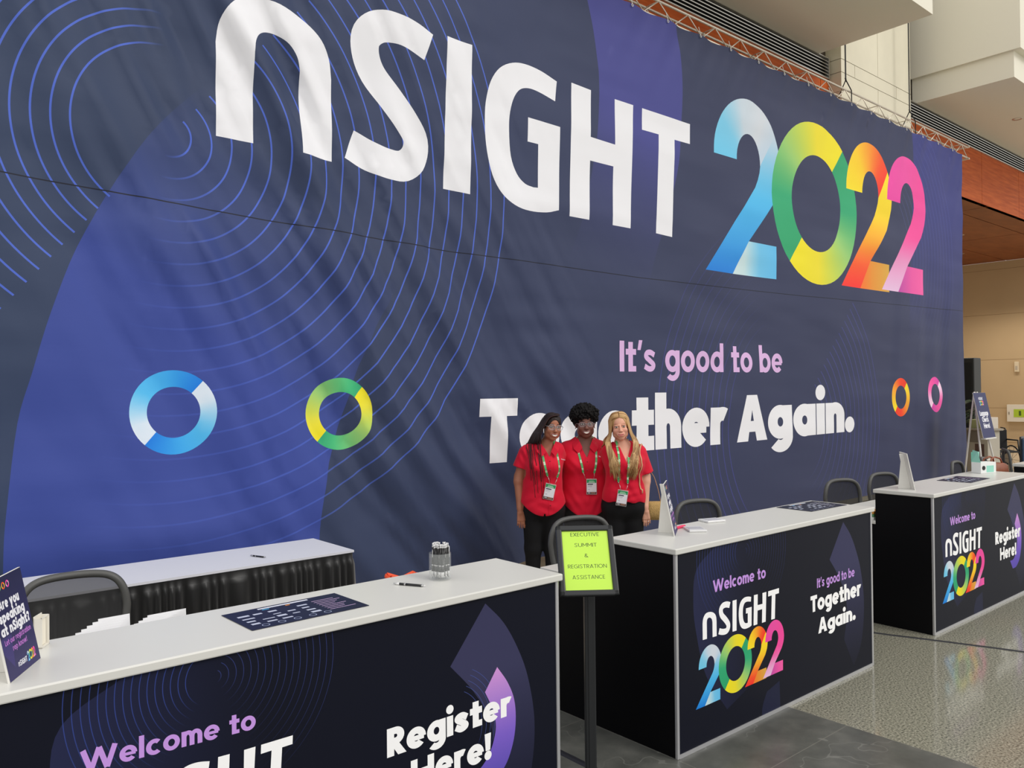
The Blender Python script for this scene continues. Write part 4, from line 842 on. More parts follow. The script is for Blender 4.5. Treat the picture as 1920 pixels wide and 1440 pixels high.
# blue upholstered chair at the picture edge
t = empty('padded_chair', (14.0, 4.05, 0), .12, 'blue padded chair at the right picture edge behind the far counter', 'chair'); BLU = mat('blue_upholstery', (78, 100, 128), rough=.8, bump=.2, bscale=200)
b = MB(); b.rbox((-.25, -.25, .42), (.25, .25, .5), .03, seg=3); b.build('seat', BLU, t, smooth=True); b = MB(); b.rbox((-.25, .22, .52), (.25, .29, 1.05), .05, seg=4); b.build('backrest', BLU, t, smooth=True); b = MB(); b.rbox((-.27, .285, .5), (.27, .31, 1.08), .05, seg=3); b.build('back_shell', BPL, t, smooth=True)
for x in (-.22, .22):
    for y in (-.22, .25): b = MB(); b.tube([(x, y, 0), (x, y, .44)], .014, 8); b.build('leg', BMET, t, smooth=True)
# brown leather bag
t = empty('leather_bag', (9.50, 3.26, .8005), -.3, 'tan brown leather handbag beside the farthest counter', 'bag'); LEA = mat('tan_leather', (156, 88, 60), rough=.5, bump=.25, bscale=40, vary=.25, vscale=14)
b = MB(); prof = [(-.17, 0), (.17, 0), (.185, .1), (.16, .2), (.1, .225), (-.1, .225), (-.16, .2), (-.185, .1)]
for k, (sc, y) in enumerate(((.8, -.075), (1, -.055), (1.03, 0), (1, .055), (.8, .075))): pass
ringv = []
for sc, y in ((.82, -.08), (1, -.06), (1.04, 0), (1, .06), (.82, .08)): ringv += [(px * sc, y, pz * (.9 + .1 * sc)) for px, pz in prof]
b.add(ringv, [(i * 8 + k, i * 8 + (k + 1) % 8, (i + 1) * 8 + (k + 1) % 8, (i + 1) * 8 + k) for i in range(4) for k in range(8)] + [tuple(range(7, -1, -1)), tuple(range(32, 40))]); fixn(b.build('body', LEA, t, smooth=True))
for y in (-.05, .05): b = MB(); b.tube([(-.09, y, .21), (-.07, y * .8, .27), (0, y * .6, .29), (.07, y * .8, .27), (.09, y, .21)], .009, 8); b.build('handle', LEA, t, smooth=True)

# ================================================================== PEOPLE  (bodies grown from one smooth distance field each)
class SDF:
    def __init__(s, xs, ys, zs):
        s.ax = [np.asarray(a, np.float32) for a in (xs, ys, zs)]; s.F = np.full([len(a) for a in s.ax], 1.0, np.float32)
    def _win(s, lo, hi):
        sl = []
        for a, l, h in zip(s.ax, lo, hi):
            i0 = max(0, np.searchsorted(a, l) - 1); i1 = min(len(a), np.searchsorted(a, h) + 1)
            if i1 - i0 < 1: return None, None
            sl.append(slice(i0, i1))
        g = np.meshgrid(*[a[q] for a, q in zip(s.ax, sl)], indexing='ij', sparse=True); return tuple(sl), g
    def _merge(s, sl, d, k, mode):
        f = s.F[sl]
        if mode == 'add':
            if k > 0: h = np.clip(.5 + .5 * (d - f) / k, 0, 1); s.F[sl] = d * (1 - h) + f * h - k * h * (1 - h)
            else: s.F[sl] = np.minimum(f, d)
        elif mode == 'cut':
            h = np.clip(.5 - .5 * (f + d) / max(k, 1e-4), 0, 1); s.F[sl] = f * (1 - h) - d * h + k * h * (1 - h)
    def cone(s, a, b, ra, rb, k=.02, mode='add', sq=(1, 1, 1)):
        """round cone; sq squashes space per axis"""
        a, b = np.asarray(a, float), np.asarray(b, float); R_ = max(ra, rb) / min(sq) + k + .02
        sl, g = s._win(np.minimum(a, b) - R_, np.maximum(a, b) + R_)
        if sl is None: return
        q = np.asarray(sq, float); A, B = a * q, b * q; v = B - A; L2 = max((v * v).sum(), 1e-9)
        p = [g[i] * q[i] - A[i] for i in range(3)]; t = np.clip((p[0] * v[0] + p[1] * v[1] + p[2] * v[2]) / L2, 0, 1)
        d = np.sqrt((p[0] - t * v[0]) ** 2 + (p[1] - t * v[1]) ** 2 + (p[2] - t * v[2]) ** 2) - (ra + (rb - ra) * t)
        s._merge(sl, d.astype(np.float32), k, mode)
    def ellip(s, c, r, M=None, k=.02, mode='add'):
        c = np.asarray(c, float); r = np.asarray(r, float); R_ = r.max() + k + .02
        sl, g = s._win(c - R_, c + R_)
        if sl is None: return
        p = [g[i] - c[i] for i in range(3)]
        if M is not None: p = [M[0][i] * p[0] + M[1][i] * p[1] + M[2][i] * p[2] for i in range(3)]
        k0 = np.sqrt((p[0] / r[0]) ** 2 + (p[1] / r[1]) ** 2 + (p[2] / r[2]) ** 2); k1 = np.sqrt((p[0] / r[0] ** 2) ** 2 + (p[1] / r[1] ** 2) ** 2 + (p[2] / r[2] ** 2) ** 2) + 1e-6
        s._merge(sl, (k0 * (k0 - 1) / k1).astype(np.float32), k, mode)
    def apply(s, fn):
        g = np.meshgrid(*s.ax, indexing='ij', sparse=True); s.F = fn(s.F, *g).astype(np.float32)
    def mesh(s):
        F = s.F; X, Y, Z = s.ax; ins = F < 0; c = ins[:-1, :-1, :-1].astype(np.int8)
        cnt = np.zeros(c.shape, np.int8)
        for i in (0, 1):
            for j in (0, 1):
                for k in (0, 1): cnt += ins[i:i + c.shape[0], j:j + c.shape[1], k:k + c.shape[2]]
        cell = (cnt > 0) & (cnt < 8); I = np.argwhere(cell); idx = np.full(cell.shape, -1, np.int32); idx[cell] = np.arange(len(I))
        acc = np.zeros((len(I), 3)); n = np.zeros(len(I)); cr = [(i, j, k) for i in (0, 1) for j in (0, 1) for k in (0, 1)]
        for a in cr:
            for ax in range(3):
                if a[ax] == 1: continue
                b = list(a); b[ax] = 1
                fa = F[I[:, 0] + a[0], I[:, 1] + a[1], I[:, 2] + a[2]]; fb = F[I[:, 0] + b[0], I[:, 1] + b[1], I[:, 2] + b[2]]
                m = (fa < 0) != (fb < 0); t = np.where(m, fa / np.where(fa == fb, 1, fa - fb), 0)
                P = np.stack([X[I[:, 0] + a[0]], Y[I[:, 1] + a[1]], Z[I[:, 2] + a[2]]], 1).astype(float); Q = np.stack([X[I[:, 0] + b[0]], Y[I[:, 1] + b[1]], Z[I[:, 2] + b[2]]], 1)
                acc += np.where(m[:, None], P + (Q - P) * t[:, None], 0); n += m
        V = acc / n[:, None]; fs = []
        for ax in range(3):
            o1, o2 = [(1, 2), (2, 0), (0, 1)][ax]; sl0 = [slice(1, -1)] * 3; sl1 = [slice(1, -1)] * 3; sl0[ax] = slice(0, -1); sl1[ax] = slice(1, None)
            a, b = ins[tuple(sl0)], ins[tuple(sl1)]; e = np.argwhere(a != b); sgn = a[tuple(e.T)]
            base = e + 1; base[:, ax] -= 1
            def at(d1, d2):
                q = base.copy(); q[:, o1] -= d1; q[:, o2] -= d2; return idx[q[:, 0], q[:, 1], q[:, 2]]
            quad = np.stack([at(1, 1), at(0, 1), at(0, 0), at(1, 0)], 1); quad[~sgn] = quad[~sgn][:, ::-1]; fs.append(quad)
        Fq = np.vstack(fs); return V, Fq[(Fq >= 0).all(1)]
def relax(V, Fq, n=2, w=.5):
    e = np.vstack([Fq[:, [0, 1]], Fq[:, [1, 2]], Fq[:, [2, 3]], Fq[:, [3, 0]]])
    for _ in range(n):
        A = np.zeros_like(V); c = np.zeros(len(V)); np.add.at(A, e[:, 0], V[e[:, 1]]); np.add.at(c, e[:, 0], 1); V = V * (1 - w) + w * A / np.maximum(c, 1)[:, None]
    return V
def mesh_obj(name, V, Fq, m, parent, colors=None, smooth=True):
    me = D.meshes.new(name); me.vertices.add(len(V)); me.vertices.foreach_set('co', np.asarray(V, np.float32).ravel())
    me.loops.add(len(Fq) * 4); me.loops.foreach_set('vertex_index', Fq.astype(np.int32).ravel()); me.polygons.add(len(Fq)); me.polygons.foreach_set('loop_start', np.arange(len(Fq), dtype=np.int32) * 4)
    try: me.polygons.foreach_set('loop_total', np.full(len(Fq), 4, np.int32))
    except Exception: pass
    me.update(calc_edges=True); me.polygons.foreach_set('use_smooth', [smooth] * len(Fq)); me.materials.append(m)
    if colors is not None:
        at = me.color_attributes.new('ink', 'FLOAT_COLOR', 'POINT'); a = np.ones((len(V), 4), np.float32); a[:, :3] = lin(np.clip(colors, 0, 255)); at.data.foreach_set('color', a.ravel())
    o = D.objects.new(name, me); COL.objects.link(o); o.parent = parent; return o
def axis(lo, hi, step, fine=()):
    pts = [lo]
    while pts[-1] < hi:
        p = pts[-1]; st = step
        for a, b, f in fine:
            if a - .002 <= p < b: st = f
        pts.append(p + st)
    return np.array(pts)
def rotm(yaw, pitch, roll): return np.array((Matrix.Rotation(roll, 3, 'Y') @ Matrix.Rotation(yaw, 3, 'Z') @ Matrix.Rotation(pitch, 3, 'X')))

def skin_mat(name, sss): 
    m = mat(name, attr='ink', rough=.48, spec=.4, bump=.05, bscale=300); b = m.node_tree.nodes['Principled BSDF']; b.inputs['Subsurface Weight'].default_value = .12; b.inputs['Subsurface Radius'].default_value = (.012, .005, .003); b.inputs['Subsurface Scale'].default_value = .5; return m
SKIN = skin_mat('skin', 1)

def hand(S, w, dr, thumb, out, sc=1.0, curl=.25):
    """relaxed hanging hand: wrist w, pointing dr, fingers arrayed along 'thumb' side vector, palm facing -out"""
    w = np.array(w, float); dr = np.array(dr, float); dr /= np.linalg.norm(dr); th = np.array(thumb, float); th -= dr * th.dot(dr); th /= np.linalg.norm(th); ot = np.cross(dr, th) if np.dot(np.cross(dr, th), out) > 0 else -np.cross(dr, th)
    P = lambda l, a, o=0: w + sc * (dr * l + th * a + ot * o)
    S.cone(P(-.03, 0), P(.02, 0), .024 * sc, .025 * sc, .015, sq=(1, 1, 1))
    for a, b in ((.026, .026), (.009, .010), (-.009, -.008), (-.024, -.022)): S.cone(P(.02, a * .6), P(.088, b), .0145 * sc, .0108 * sc, .010)
    res = []
    for i, (a, L, r, sp) in enumerate(((.027, .070, .0088, .10), (.010, .079, .0090, .03), (-.008, .074, .0086, -.04), (-.0235, .058, .0076, -.12))):
        c = curl * (1 + .25 * i); p0 = P(.086, a); p = p0; ang = c * .5
        for q, (f, rr) in enumerate(((.45, 1.0), (.30, .92), (.25, .82))):
            d = dr * cos(ang) - ot * sin(ang) + th * sp * .6; d /= np.linalg.norm(d); p2 = p + d * L * f * sc; S.cone(p, p2, r * rr * sc, r * (rr - .08) * sc, .0035); p = p2; ang += c
            if q == 0: res.append(p2)
    t0 = P(.02, .022, -.006); t1 = P(.052, .043, -.014); t2 = P(.082, .046, -.022); t3 = P(.104, .042, -.028)
    S.cone(t0, t1, .0145 * sc, .0110 * sc, .010); S.cone(t1, t2, .0102 * sc, .0092 * sc, .003); S.cone(t2, t3, .009 * sc, .0076 * sc, .003); return res

def head(S, c, M, p):
    H = lambda x, y, z: np.array(c) + M @ np.array((x, y, z)); s = p.get('s', 1.0); E = lambda q, r, k=.012, mode='add': S.ellip(H(*[v * s for v in q]), [v * s for v in r], M, k * s, mode)
    wf = p.get('w', 1.0)
    E((0, .018, .032), (.074, .092, .082)); E((0, -.018, -.03), (.060 * wf, .070, .082)); E((0, -.060, -.090), (.025 * wf, .022, .024), .025)
    for q in (-1, 1):
        E((q * .040 * wf, -.018, -.062), (.024, .034, .030), .02); E((q * .036 * wf, -.062, -.028), (.024, .020, .022), .02); E((q * .077, .010, -.004), (.008, .018, .030), .006)
        S.ellip(H(q * .031 * s, -.098 * s, .006 * s), np.array((.019, .017, .0125)) * s, M, .012 * s, 'cut')
        E((q * .031, -.0735, .005), (.0145, .0135, .0125), .003); E((q * .031, -.082, .0195), (.020, .007, .005), .008)
        E((q * .0115, -.0905, -.033), (.0075 * p.get('nose', 1), .008, .0065), .006)
    S.cone(H(0, -.084 * s, .010 * s), H(0, -.102 * s, -.028 * s), .0085 * s, .0115 * p.get('nose', 1) * s, .010)
    E((0, -.080, -.062), (.034, .016, .020), .014); E((0, -.0925, -.0575), (.022, .007, .0042), .005); E((0, -.0915, -.0715), (.018, .0075, .0052), .005)
    if p['smile'] == 'teeth': S.ellip(H(0, -.1005 * s, -.0645 * s), np.array((.0225, .010, .0062)) * s, M, .003 * s, 'cut')
def paint_head(V, col, c, M, p):
    q = (V - np.array(c)) @ M / p.get('s', 1.0); x, y, z = q[:, 0], q[:, 1], q[:, 2]; fr = (y < -.02) & (z > -.13) & (z < .13) & (np.abs(x) < .09)
    ax = np.abs(x)
    def put(m, c_, a=1.0): a = np.where(m & fr, a, 0)[:, None]; col[:] = col * (1 - a) + np.array(c_, float) * a
    def soft(d, w): return np.clip(1 - d / w, 0, 1)
    put(fr, p['blush'], .35 * soft(np.hypot((ax - .036) / 1.2, z + .03), .028))
    put((np.abs(z - (.0265 - (ax - .03) ** 2 * 9 + .0015)) < .0027) & (ax > .012) & (ax < .050), p['brow'], p.get('browa', .85))
    eo = ((ax - .031) / .0165) ** 2 + ((z - .0055) / .0085) ** 2
    put(eo < 1.35, p['lid'], .8); put(eo < .60, (206, 198, 192)); put(np.hypot(ax - .031, z - .0055) < .0064, p['iris']); put(np.hypot(ax - .031, z - .0055) < .0034, (14, 10, 10))
    zl = z + .0645 - (x / .03) ** 2 * p.get('curve', .009); lw = .030 if p['smile'] == 'teeth' else .027
    put((np.abs(zl) < (.0125 if p['smile'] == 'teeth' else .0085) * np.sqrt(np.clip(1 - (ax / lw) ** 2, 0, 1))) & (ax < lw), p['lips'])
    if p['smile'] == 'teeth': put((np.abs(zl + .0005) < .0072 * np.sqrt(np.clip(1 - (ax / .0245) ** 2, 0, 1))) & (ax < .0245), (240, 234, 226))
    else: put((np.abs(zl) < .0014) & (ax < .025), p['liprow'])
    put((np.hypot(ax - .007, (z + .0395) * 1.6) < .0036) & (y < -.08), p['liprow'], .8)

def shade_noise(V, s, seed): return np.array([noise.noise(Vector((v[0] * s + seed, v[1] * s, v[2] * s))) for v in V])

REDM = mat('red_cotton_shirt', (212, 3, 45), rough=.75, sheen=.1, bump=.18, bscale=26, spec=.3); REDD = mat('red_cotton_collar', (206, 3, 43), rough=.75, sheen=.1, spec=.3)
PANT = mat('black_trousers', (15, 15, 18), rough=.8, bump=.2, bscale=30, spec=.3); SHOE = mat('black_shoe', (16, 16, 17), rough=.45)
GREEN = mat('green_lanyard', attr='ink', rough=.5); BADGEM = mat('badge_print', attr='ink', rough=.3, spec=.5)
DPERS = 7.0
def person(px, d, label):
    la = (px - 960) * d / FPX
    x = d * sin(YAW) + la * cos(YAW); y = d * cos(YAW) - la * sin(YAW)
    t = empty('person', (x, y, 0), -YAW, label, 'person', None); return t

def build_person(P):
    t = person(P['px'], P['d'], P['label']); s = P['d'] / FPX
    def L(px, py): return ((px - P['px']) * s, CAMZ - (py - (733.3 - .0102 * (px - 960))) * s)
    hc = P['hc']; M = rotm(*P['hrot']); hp = P['head']
    fineX = [(hc[0] - .085, hc[0] + .085, .0023)]; fineZ = [(hc[2] - .13, hc[2] + .13, .0023)]
    for h in P['hands']:
        if h.get('fine'): fineZ.append((h['w'][2] - .23, h['w'][2] + .01, .0032)); fineX.append((h['w'][0] - .06, h['w'][0] + .06, .0032))
    S = SDF(axis(P['xr'][0], P['xr'][1], .006, fineX), axis(-.20, .46, .0042, [(-.13, -.05, .003)]), axis(0.0, hc[2] + .15, .006, fineZ))
    head(S, hc, M, hp)
    nb, tz = P['neck'], P
    chin = np.array(hc) + M @ np.array((0, .025, -.07)); S.cone(nb, chin, P.get('neck_r', .052), .050, .02)
    for a, b, ra, rb, k, sq in P['torso']: S.cone(a, b, ra, rb, k, sq=sq)
    for chain in P['arms']:
        for i in range(len(chain) - 1): S.cone(chain[i][:3], chain[i + 1][:3], chain[i][3], chain[i + 1][3], .018)
    fing = []
    for h in P['hands']: fing.append(hand(S, h['w'], h['dir'], h['thumb'], h['out'], h.get('sc', .92), h.get('curl', .25)))
    for chain in P['legs']:
        for i in range(len(chain) - 1): S.cone(chain[i][:3], chain[i + 1][:3], chain[i][3], chain[i + 1][3], .03)
        a = chain[-1]; S.cone((a[0], a[1], .06), (a[0], a[1] - .15, .03), .035, .022, .02)
    V, Fq = S.mesh(); V = relax(V, Fq, 1, .35)
    col = np.tile(np.array(P['skin'], float), (len(V), 1)); col *= (1 + .05 * shade_noise(V[:, :], 18, 3))[:, None]; paint_head(V, col, hc, M, hp)
    body = mesh_obj('body', V, Fq, SKIN, t, col)
    # shirt: own field, cut at hem, sleeves and neckline
    xr = P['xr']; S2 = SDF(axis(xr[0], xr[1], .0046), axis(-.22, .36, .0046), axis(.60, 1.47, .0046)); g = .011
    for a, b, ra, rb, k, sq in P['torso']: S2.cone(a, b, ra + g, rb + g, k + .01, sq=sq)
    for a, b, ra, rb, k, sq in P.get('shirt_extra', []): S2.cone(a, b, ra, rb, k, sq=sq)
    for ch, (u, flare) in zip(P['arms'], P['sleeve']):
        a, b = np.array(ch[0][:3]), np.array(ch[1][:3]); e = a + (b - a) * u; S2.cone(a, e, ch[0][3] + g + .004, ch[0][3] + flare, .03)
    hem = P['hem']; nx, ny, nz = P['vneck']; vs = P['vslope']
    def cut(F, X, Y, Z):
        F = np.maximum(F, hem(X, Y) - Z)
        for ch, (u, flare) in zip(P['arms'], P['sleeve']):   # flat sleeve end
            a, b = np.array(ch[0][:3]), np.array(ch[1][:3]); dv = (b - a) / np.linalg.norm(b - a); e = a + (b - a) * u
            near = (np.sqrt((X - e[0]) ** 2 + (Y - e[1]) ** 2 + (Z - e[2]) ** 2) < .105); pl = (X - e[0]) * dv[0] + (Y - e[1]) * dv[1] + (Z - e[2]) * dv[2]
            F = np.where(near & (np.abs(X) > abs(e[0]) - .10), np.maximum(F, pl), F)
        # neckline: open V in front, round hole on top
        v = np.maximum(np.abs(X - nx - (Z - nz) * P.get('vlean', 0)) - (Z - nz) * vs, Y - .03); F = np.maximum(F, -np.maximum(v, nz - Z))
        r = np.sqrt((X - nb[0]) ** 2 + ((Y - nb[1]) * .85) ** 2) - P.get('neck_open', .066); F = np.maximum(F, -np.maximum(r, (nb[2] - .03) - Z)); return F
    S2.apply(cut); V, Fq = S2.mesh(); V = relax(V, Fq, 3, .4)
    # gentle cloth folds
    f = np.zeros(len(V)); 
    for (fx, fz, amp, ang, wl, ext) in P['folds']:
        u = (V[:, 0] - fx) * cos(ang) + (V[:, 2] - fz) * sin(ang); w_ = -(V[:, 0] - fx) * sin(ang) + (V[:, 2] - fz) * cos(ang); f += .62 * amp * np.sin(w_ / (1.25 * wl) * 2 * pi + 2 * noise.noise(Vector((fx * 9, fz * 9, 0)))) * np.exp(-(u / ext) ** 2 - (w_ / (ext * .8)) ** 2)
    f += .006 * np.array([noise.noise(Vector((v[0] * 7, v[1] * 7, v[2] * 4.5 + P['px']))) for v in V]); fn_ = np.clip((V[:, 2] - .70) / .08, .2, 1); V[:, 1] -= f * fn_
    placket = (np.abs(V[:, 0] - nx - (V[:, 2] - nz) * 0) < .015) & (V[:, 1] < 0) & (V[:, 2] < nz + .01)
    if P.get('placket'): V[placket, 1] -= .0028
    sh = mesh_obj('shirt', V, Fq, REDM, t); bv = BVHTree.FromPolygons([Vector(v) for v in V], Fq.tolist())
    def front(x, z, off=.003):
        h = bv.ray_cast(Vector((x, -1, z)), Vector((0, 1, 0)))[0]; return Vector((x, (h.y if h else -.06) - off, z))
    if P.get('collar'):
        for sd in (-1, 1):
            prof = P['collar'][0 if sd < 0 else 1]; b = MB(); vs = []
            for (x, y, z, x2, y2, z2) in prof: vs += [(x, y, z), (x2, y2, z2)]
            n_ = len(prof); off = [(v[0], v[1] - .004, v[2] - .001) for v in vs]; F_ = [(2 * i, 2 * i + 1, 2 * i + 3, 2 * i + 2) for i in range(n_ - 1)]
            b.add(vs, F_); b.add(off, F_); b.add(vs + off, [(2 * i, 2 * i + 2, 2 * i + 2 + 2 * n_, 2 * i + 2 * n_) for i in range(n_ - 1)] + [(2 * i + 1, 2 * i + 3, 2 * i + 3 + 2 * n_, 2 * i + 1 + 2 * n_) for i in range(n_ - 1)]); fixn(b.build('collar', REDD, t, smooth=False))
    if P.get('placket'):
        for k in range(P['placket']):
            z = nz - .03 - .075 * k; q = front(nx, z, .002); b = MB(); b.ball(q, (.0055, .0025, .0055), n=6); b.build('button', mat('red_button', (150, 10, 34), rough=.3), t, smooth=True)
    if P.get('logo'):
        x, z = P['logo']; b = MB(); 
        for i in range(5): q = front(x + .009 * i, z - .004 * i + .002 * sin(i * 3), .002); b.box((q.x - .0035, q.y - .001, q.z - .004 - .001 * (i % 2)), (q.x + .0035, q.y, q.z + .004))
        b.build('chest_logo', mat('white_embroidery', (236, 226, 226), rough=.8), t)
    # trousers
    S3 = SDF(axis(xr[0], xr[1], .006), axis(-.2, .26, .006), axis(.05, 1.02, .006))
    for a, b, ra, rb, k, sq in P['hips']: S3.cone(a, b, ra + .006, rb + .006, k, sq=sq)
    for chain in P['legs']:
        for i in range(len(chain) - 1): S3.cone(chain[i][:3], chain[i + 1][:3], chain[i][3] + .010, chain[i + 1][3] + P.get('flare', .012), .03)
    top = P['waist']; S3.apply(lambda F, X, Y, Z: np.maximum(np.maximum(F, Z - top - 0 * X), .09 - Z)); V, Fq = S3.mesh(); V = relax(V, Fq, 1, .4)
    V[:, 1] -= .006 * np.array([noise.noise(Vector((v[0] * 8, v[1] * 5, v[2] * 9))) for v in V]); mesh_obj('trousers', V, Fq, P.get('pant', PANT), t)
    for chain in P['legs']:
        a = chain[-1]; S4 = SDF(axis(a[0] - .08, a[0] + .08, .005), axis(-.26, .16, .005), axis(-.01, .16, .005))
        S4.cone((a[0], a[1] + .02, .04), (a[0], a[1] - .13, .034), .040, .036, .01); S4.cone((a[0], a[1], .11), (a[0], a[1], .05), .044, .045, .02); S4.apply(lambda F, X, Y, Z: np.maximum(F, -Z + .002)); V, Fq = S4.mesh(); mesh_obj('shoe', V, Fq, SHOE, t)
    # lanyard with badge
    tl = empty('badge_lanyard', t.location, -YAW, P['lan_label'], 'lanyard', 'green lanyards worn by the women')
    for path in P['straps']:
        q = spline(path, 7); pts = [front(x, z, .004) if z < nb[2] - .01 else Vector((x, (front(x, min(z, nb[2] - .02), .004).y) + (z - nb[2] + .01) * 1.2, z)) for x, z in q]
        for i in range(1, len(pts)): pts[i].y = min(pts[i].y, pts[i - 1].y + .02)
        ys = np.array([p.y for p in pts]); ys = np.convolve(np.pad(ys, 2, 'edge'), np.ones(5) / 5, 'valid')
        for p, y in zip(pts, ys): p.y = min(p.y, float(y))
        b = MB(); vs = []; n_ = len(pts)
        for i in range(n_):
            d = (pts[min(i + 1, n_ - 1)] - pts[max(i - 1, 0)]); sd = Vector((d.z, 0, -d.x)).normalized() * .0085; vs += [pts[i] - sd, pts[i] + sd, pts[i] + sd - Vector((0, .0015, 0)), pts[i] - sd - Vector((0, .0015, 0))]
        for i in range(n_ - 1): 
            cc = (92, 180, 112) if (i // 2) % 3 else (196, 226, 190)
            if i >= n_ - 2: cc = (70, 168, 96)
            b.add(vs[4 * i:4 * i + 8], [(0, 1, 5, 4), (1, 2, 6, 5), (2, 3, 7, 6), (3, 0, 4, 7)], 0, cc)
        b.build('strap', GREEN, tl)
        e = pts[-1]; b = MB(); bt = Vector(P['badge_top'](e.x)); b.tube([e + Vector((0, -.003, 0)), (e + bt) / 2 + Vector((.003, -.004, 0)), bt], .0022, 6); b.ball(e + Vector((0, -.003, -.004)), .005, n=6); b.build('clip', STEEL, tl, smooth=True)
    bx, bz, ba = P['badge']; by = min(front(bx + dx, bz + dz, .004).y for dx in (-.03, 0, .03) for dz in (-.05, 0, .05)) - .006
    w_, h_ = .082, .125; MR = Matrix.Translation((bx, by, bz)) @ Matrix.Rotation(ba, 4, 'Y')
    b = MB(); b.rbox((-w_ / 2 - .004, -.001, -h_ / 2 - .004), (w_ / 2 + .004, .002, h_ / 2 + .008), .001, M=MR); b.build('holder', mat('clear_badge_holder', (226, 222, 220), rough=.15, alpha=.5), tl)
    shp = [([R(-.041, .0345, .041, .0625)], const((44, 150, 92))), ([R(-.022, .049, .02, .054)], const((170, 215, 180))), ([R(-.026, .039, .028, .045)], const((200, 232, 205))), ([R(-.035, .018, .012, .0275)], const((70, 70, 84))), ([R(-.035, .006, .004, .0105)], const((168, 166, 176))), ([R(-.035, -.004, .002, -.001)], const((196, 194, 202))),
           ([R(-.032, -.028, -.016, -.018)], const((206, 202, 212))), ([R(-.041, -.0625, .041, -.044)], const((66, 56, 60))), ([R(-.034, -.056, -.012, -.049)], const((205, 200, 202))), ([R(-.006, -.059, .034, -.045)], const((150, 112, 96)))]
    print_mesh('card', (-.041, -.0625, .041, .0625), shp, .03, lambda Q: np.array([tuple(MR @ Vector((p[0], -.0018, p[1]))) for p in Q]), (236, 232, 238), BADGEM, tl)
    return t, M, np.array(hc), fing, bv

def tubes_mesh(name, curves, m, parent, n=5):
    """many tapering strands as ONE hair mesh; curves: (pts, r0, r1, colour)"""
    b = MB()
    for pts, r0, r1, c in curves:
        k = len(pts); rr = [r0 * min(1, .4 + i / 3) * (1 - i / (k - 1)) + r1 * (i / (k - 1)) for i in range(k)]; b.tube(pts, rr, n, col=c, cap=True)
    return b.build(name, m, parent, smooth=True)
def glasses(t, M, hc, s, m, w=.030, h=.021, oz=.004, oy=-.108):
    H = lambda x, y, z: Vector(hc + M @ (np.array((x, y, z)) * s)); b = MB()
    for q in (-1, 1):
        loop = [(q * .034 + w * cos(a) * (1 if abs(cos(a)) < .8 else .97), oy + .010 * abs(q * .034 + w * cos(a) - 0) / .06, oz + h * sin(a) * (1 + .12 * cos(a) * q)) for a in np.linspace(0, 2 * pi, 29)]
        b.tube([H(*p) for p in loop], .0017, 6); b.tube([H(q * .064, oy + .011, oz + .006), H(q * .076, oy + .03, oz + .006), H(q * .080, -.01, oz + .006), H(q * .079, .012, oz)], .0021, 6)
    b.tube([H(-.006, oy, oz + .006), H(0, oy - .002, oz + .008), H(.006, oy, oz + .006)], .002, 6); o = b.build('glasses', m, t, smooth=True)
    b = MB()
    for q in (-1, 1):
        vs = [H(q * .034 + w * .95 * cos(a), oy + .010 * abs(q * .034 + w * cos(a)) / .06 + .0005, oz + h * .95 * sin(a)) for a in np.linspace(0, 2 * pi, 24, endpoint=False)]; b.add(vs, [tuple(range(24))])
    b.build('lens', mat('spectacle_lens', (225, 235, 240), rough=.03, alpha=.10, spec=.9), o)

SHO = .045
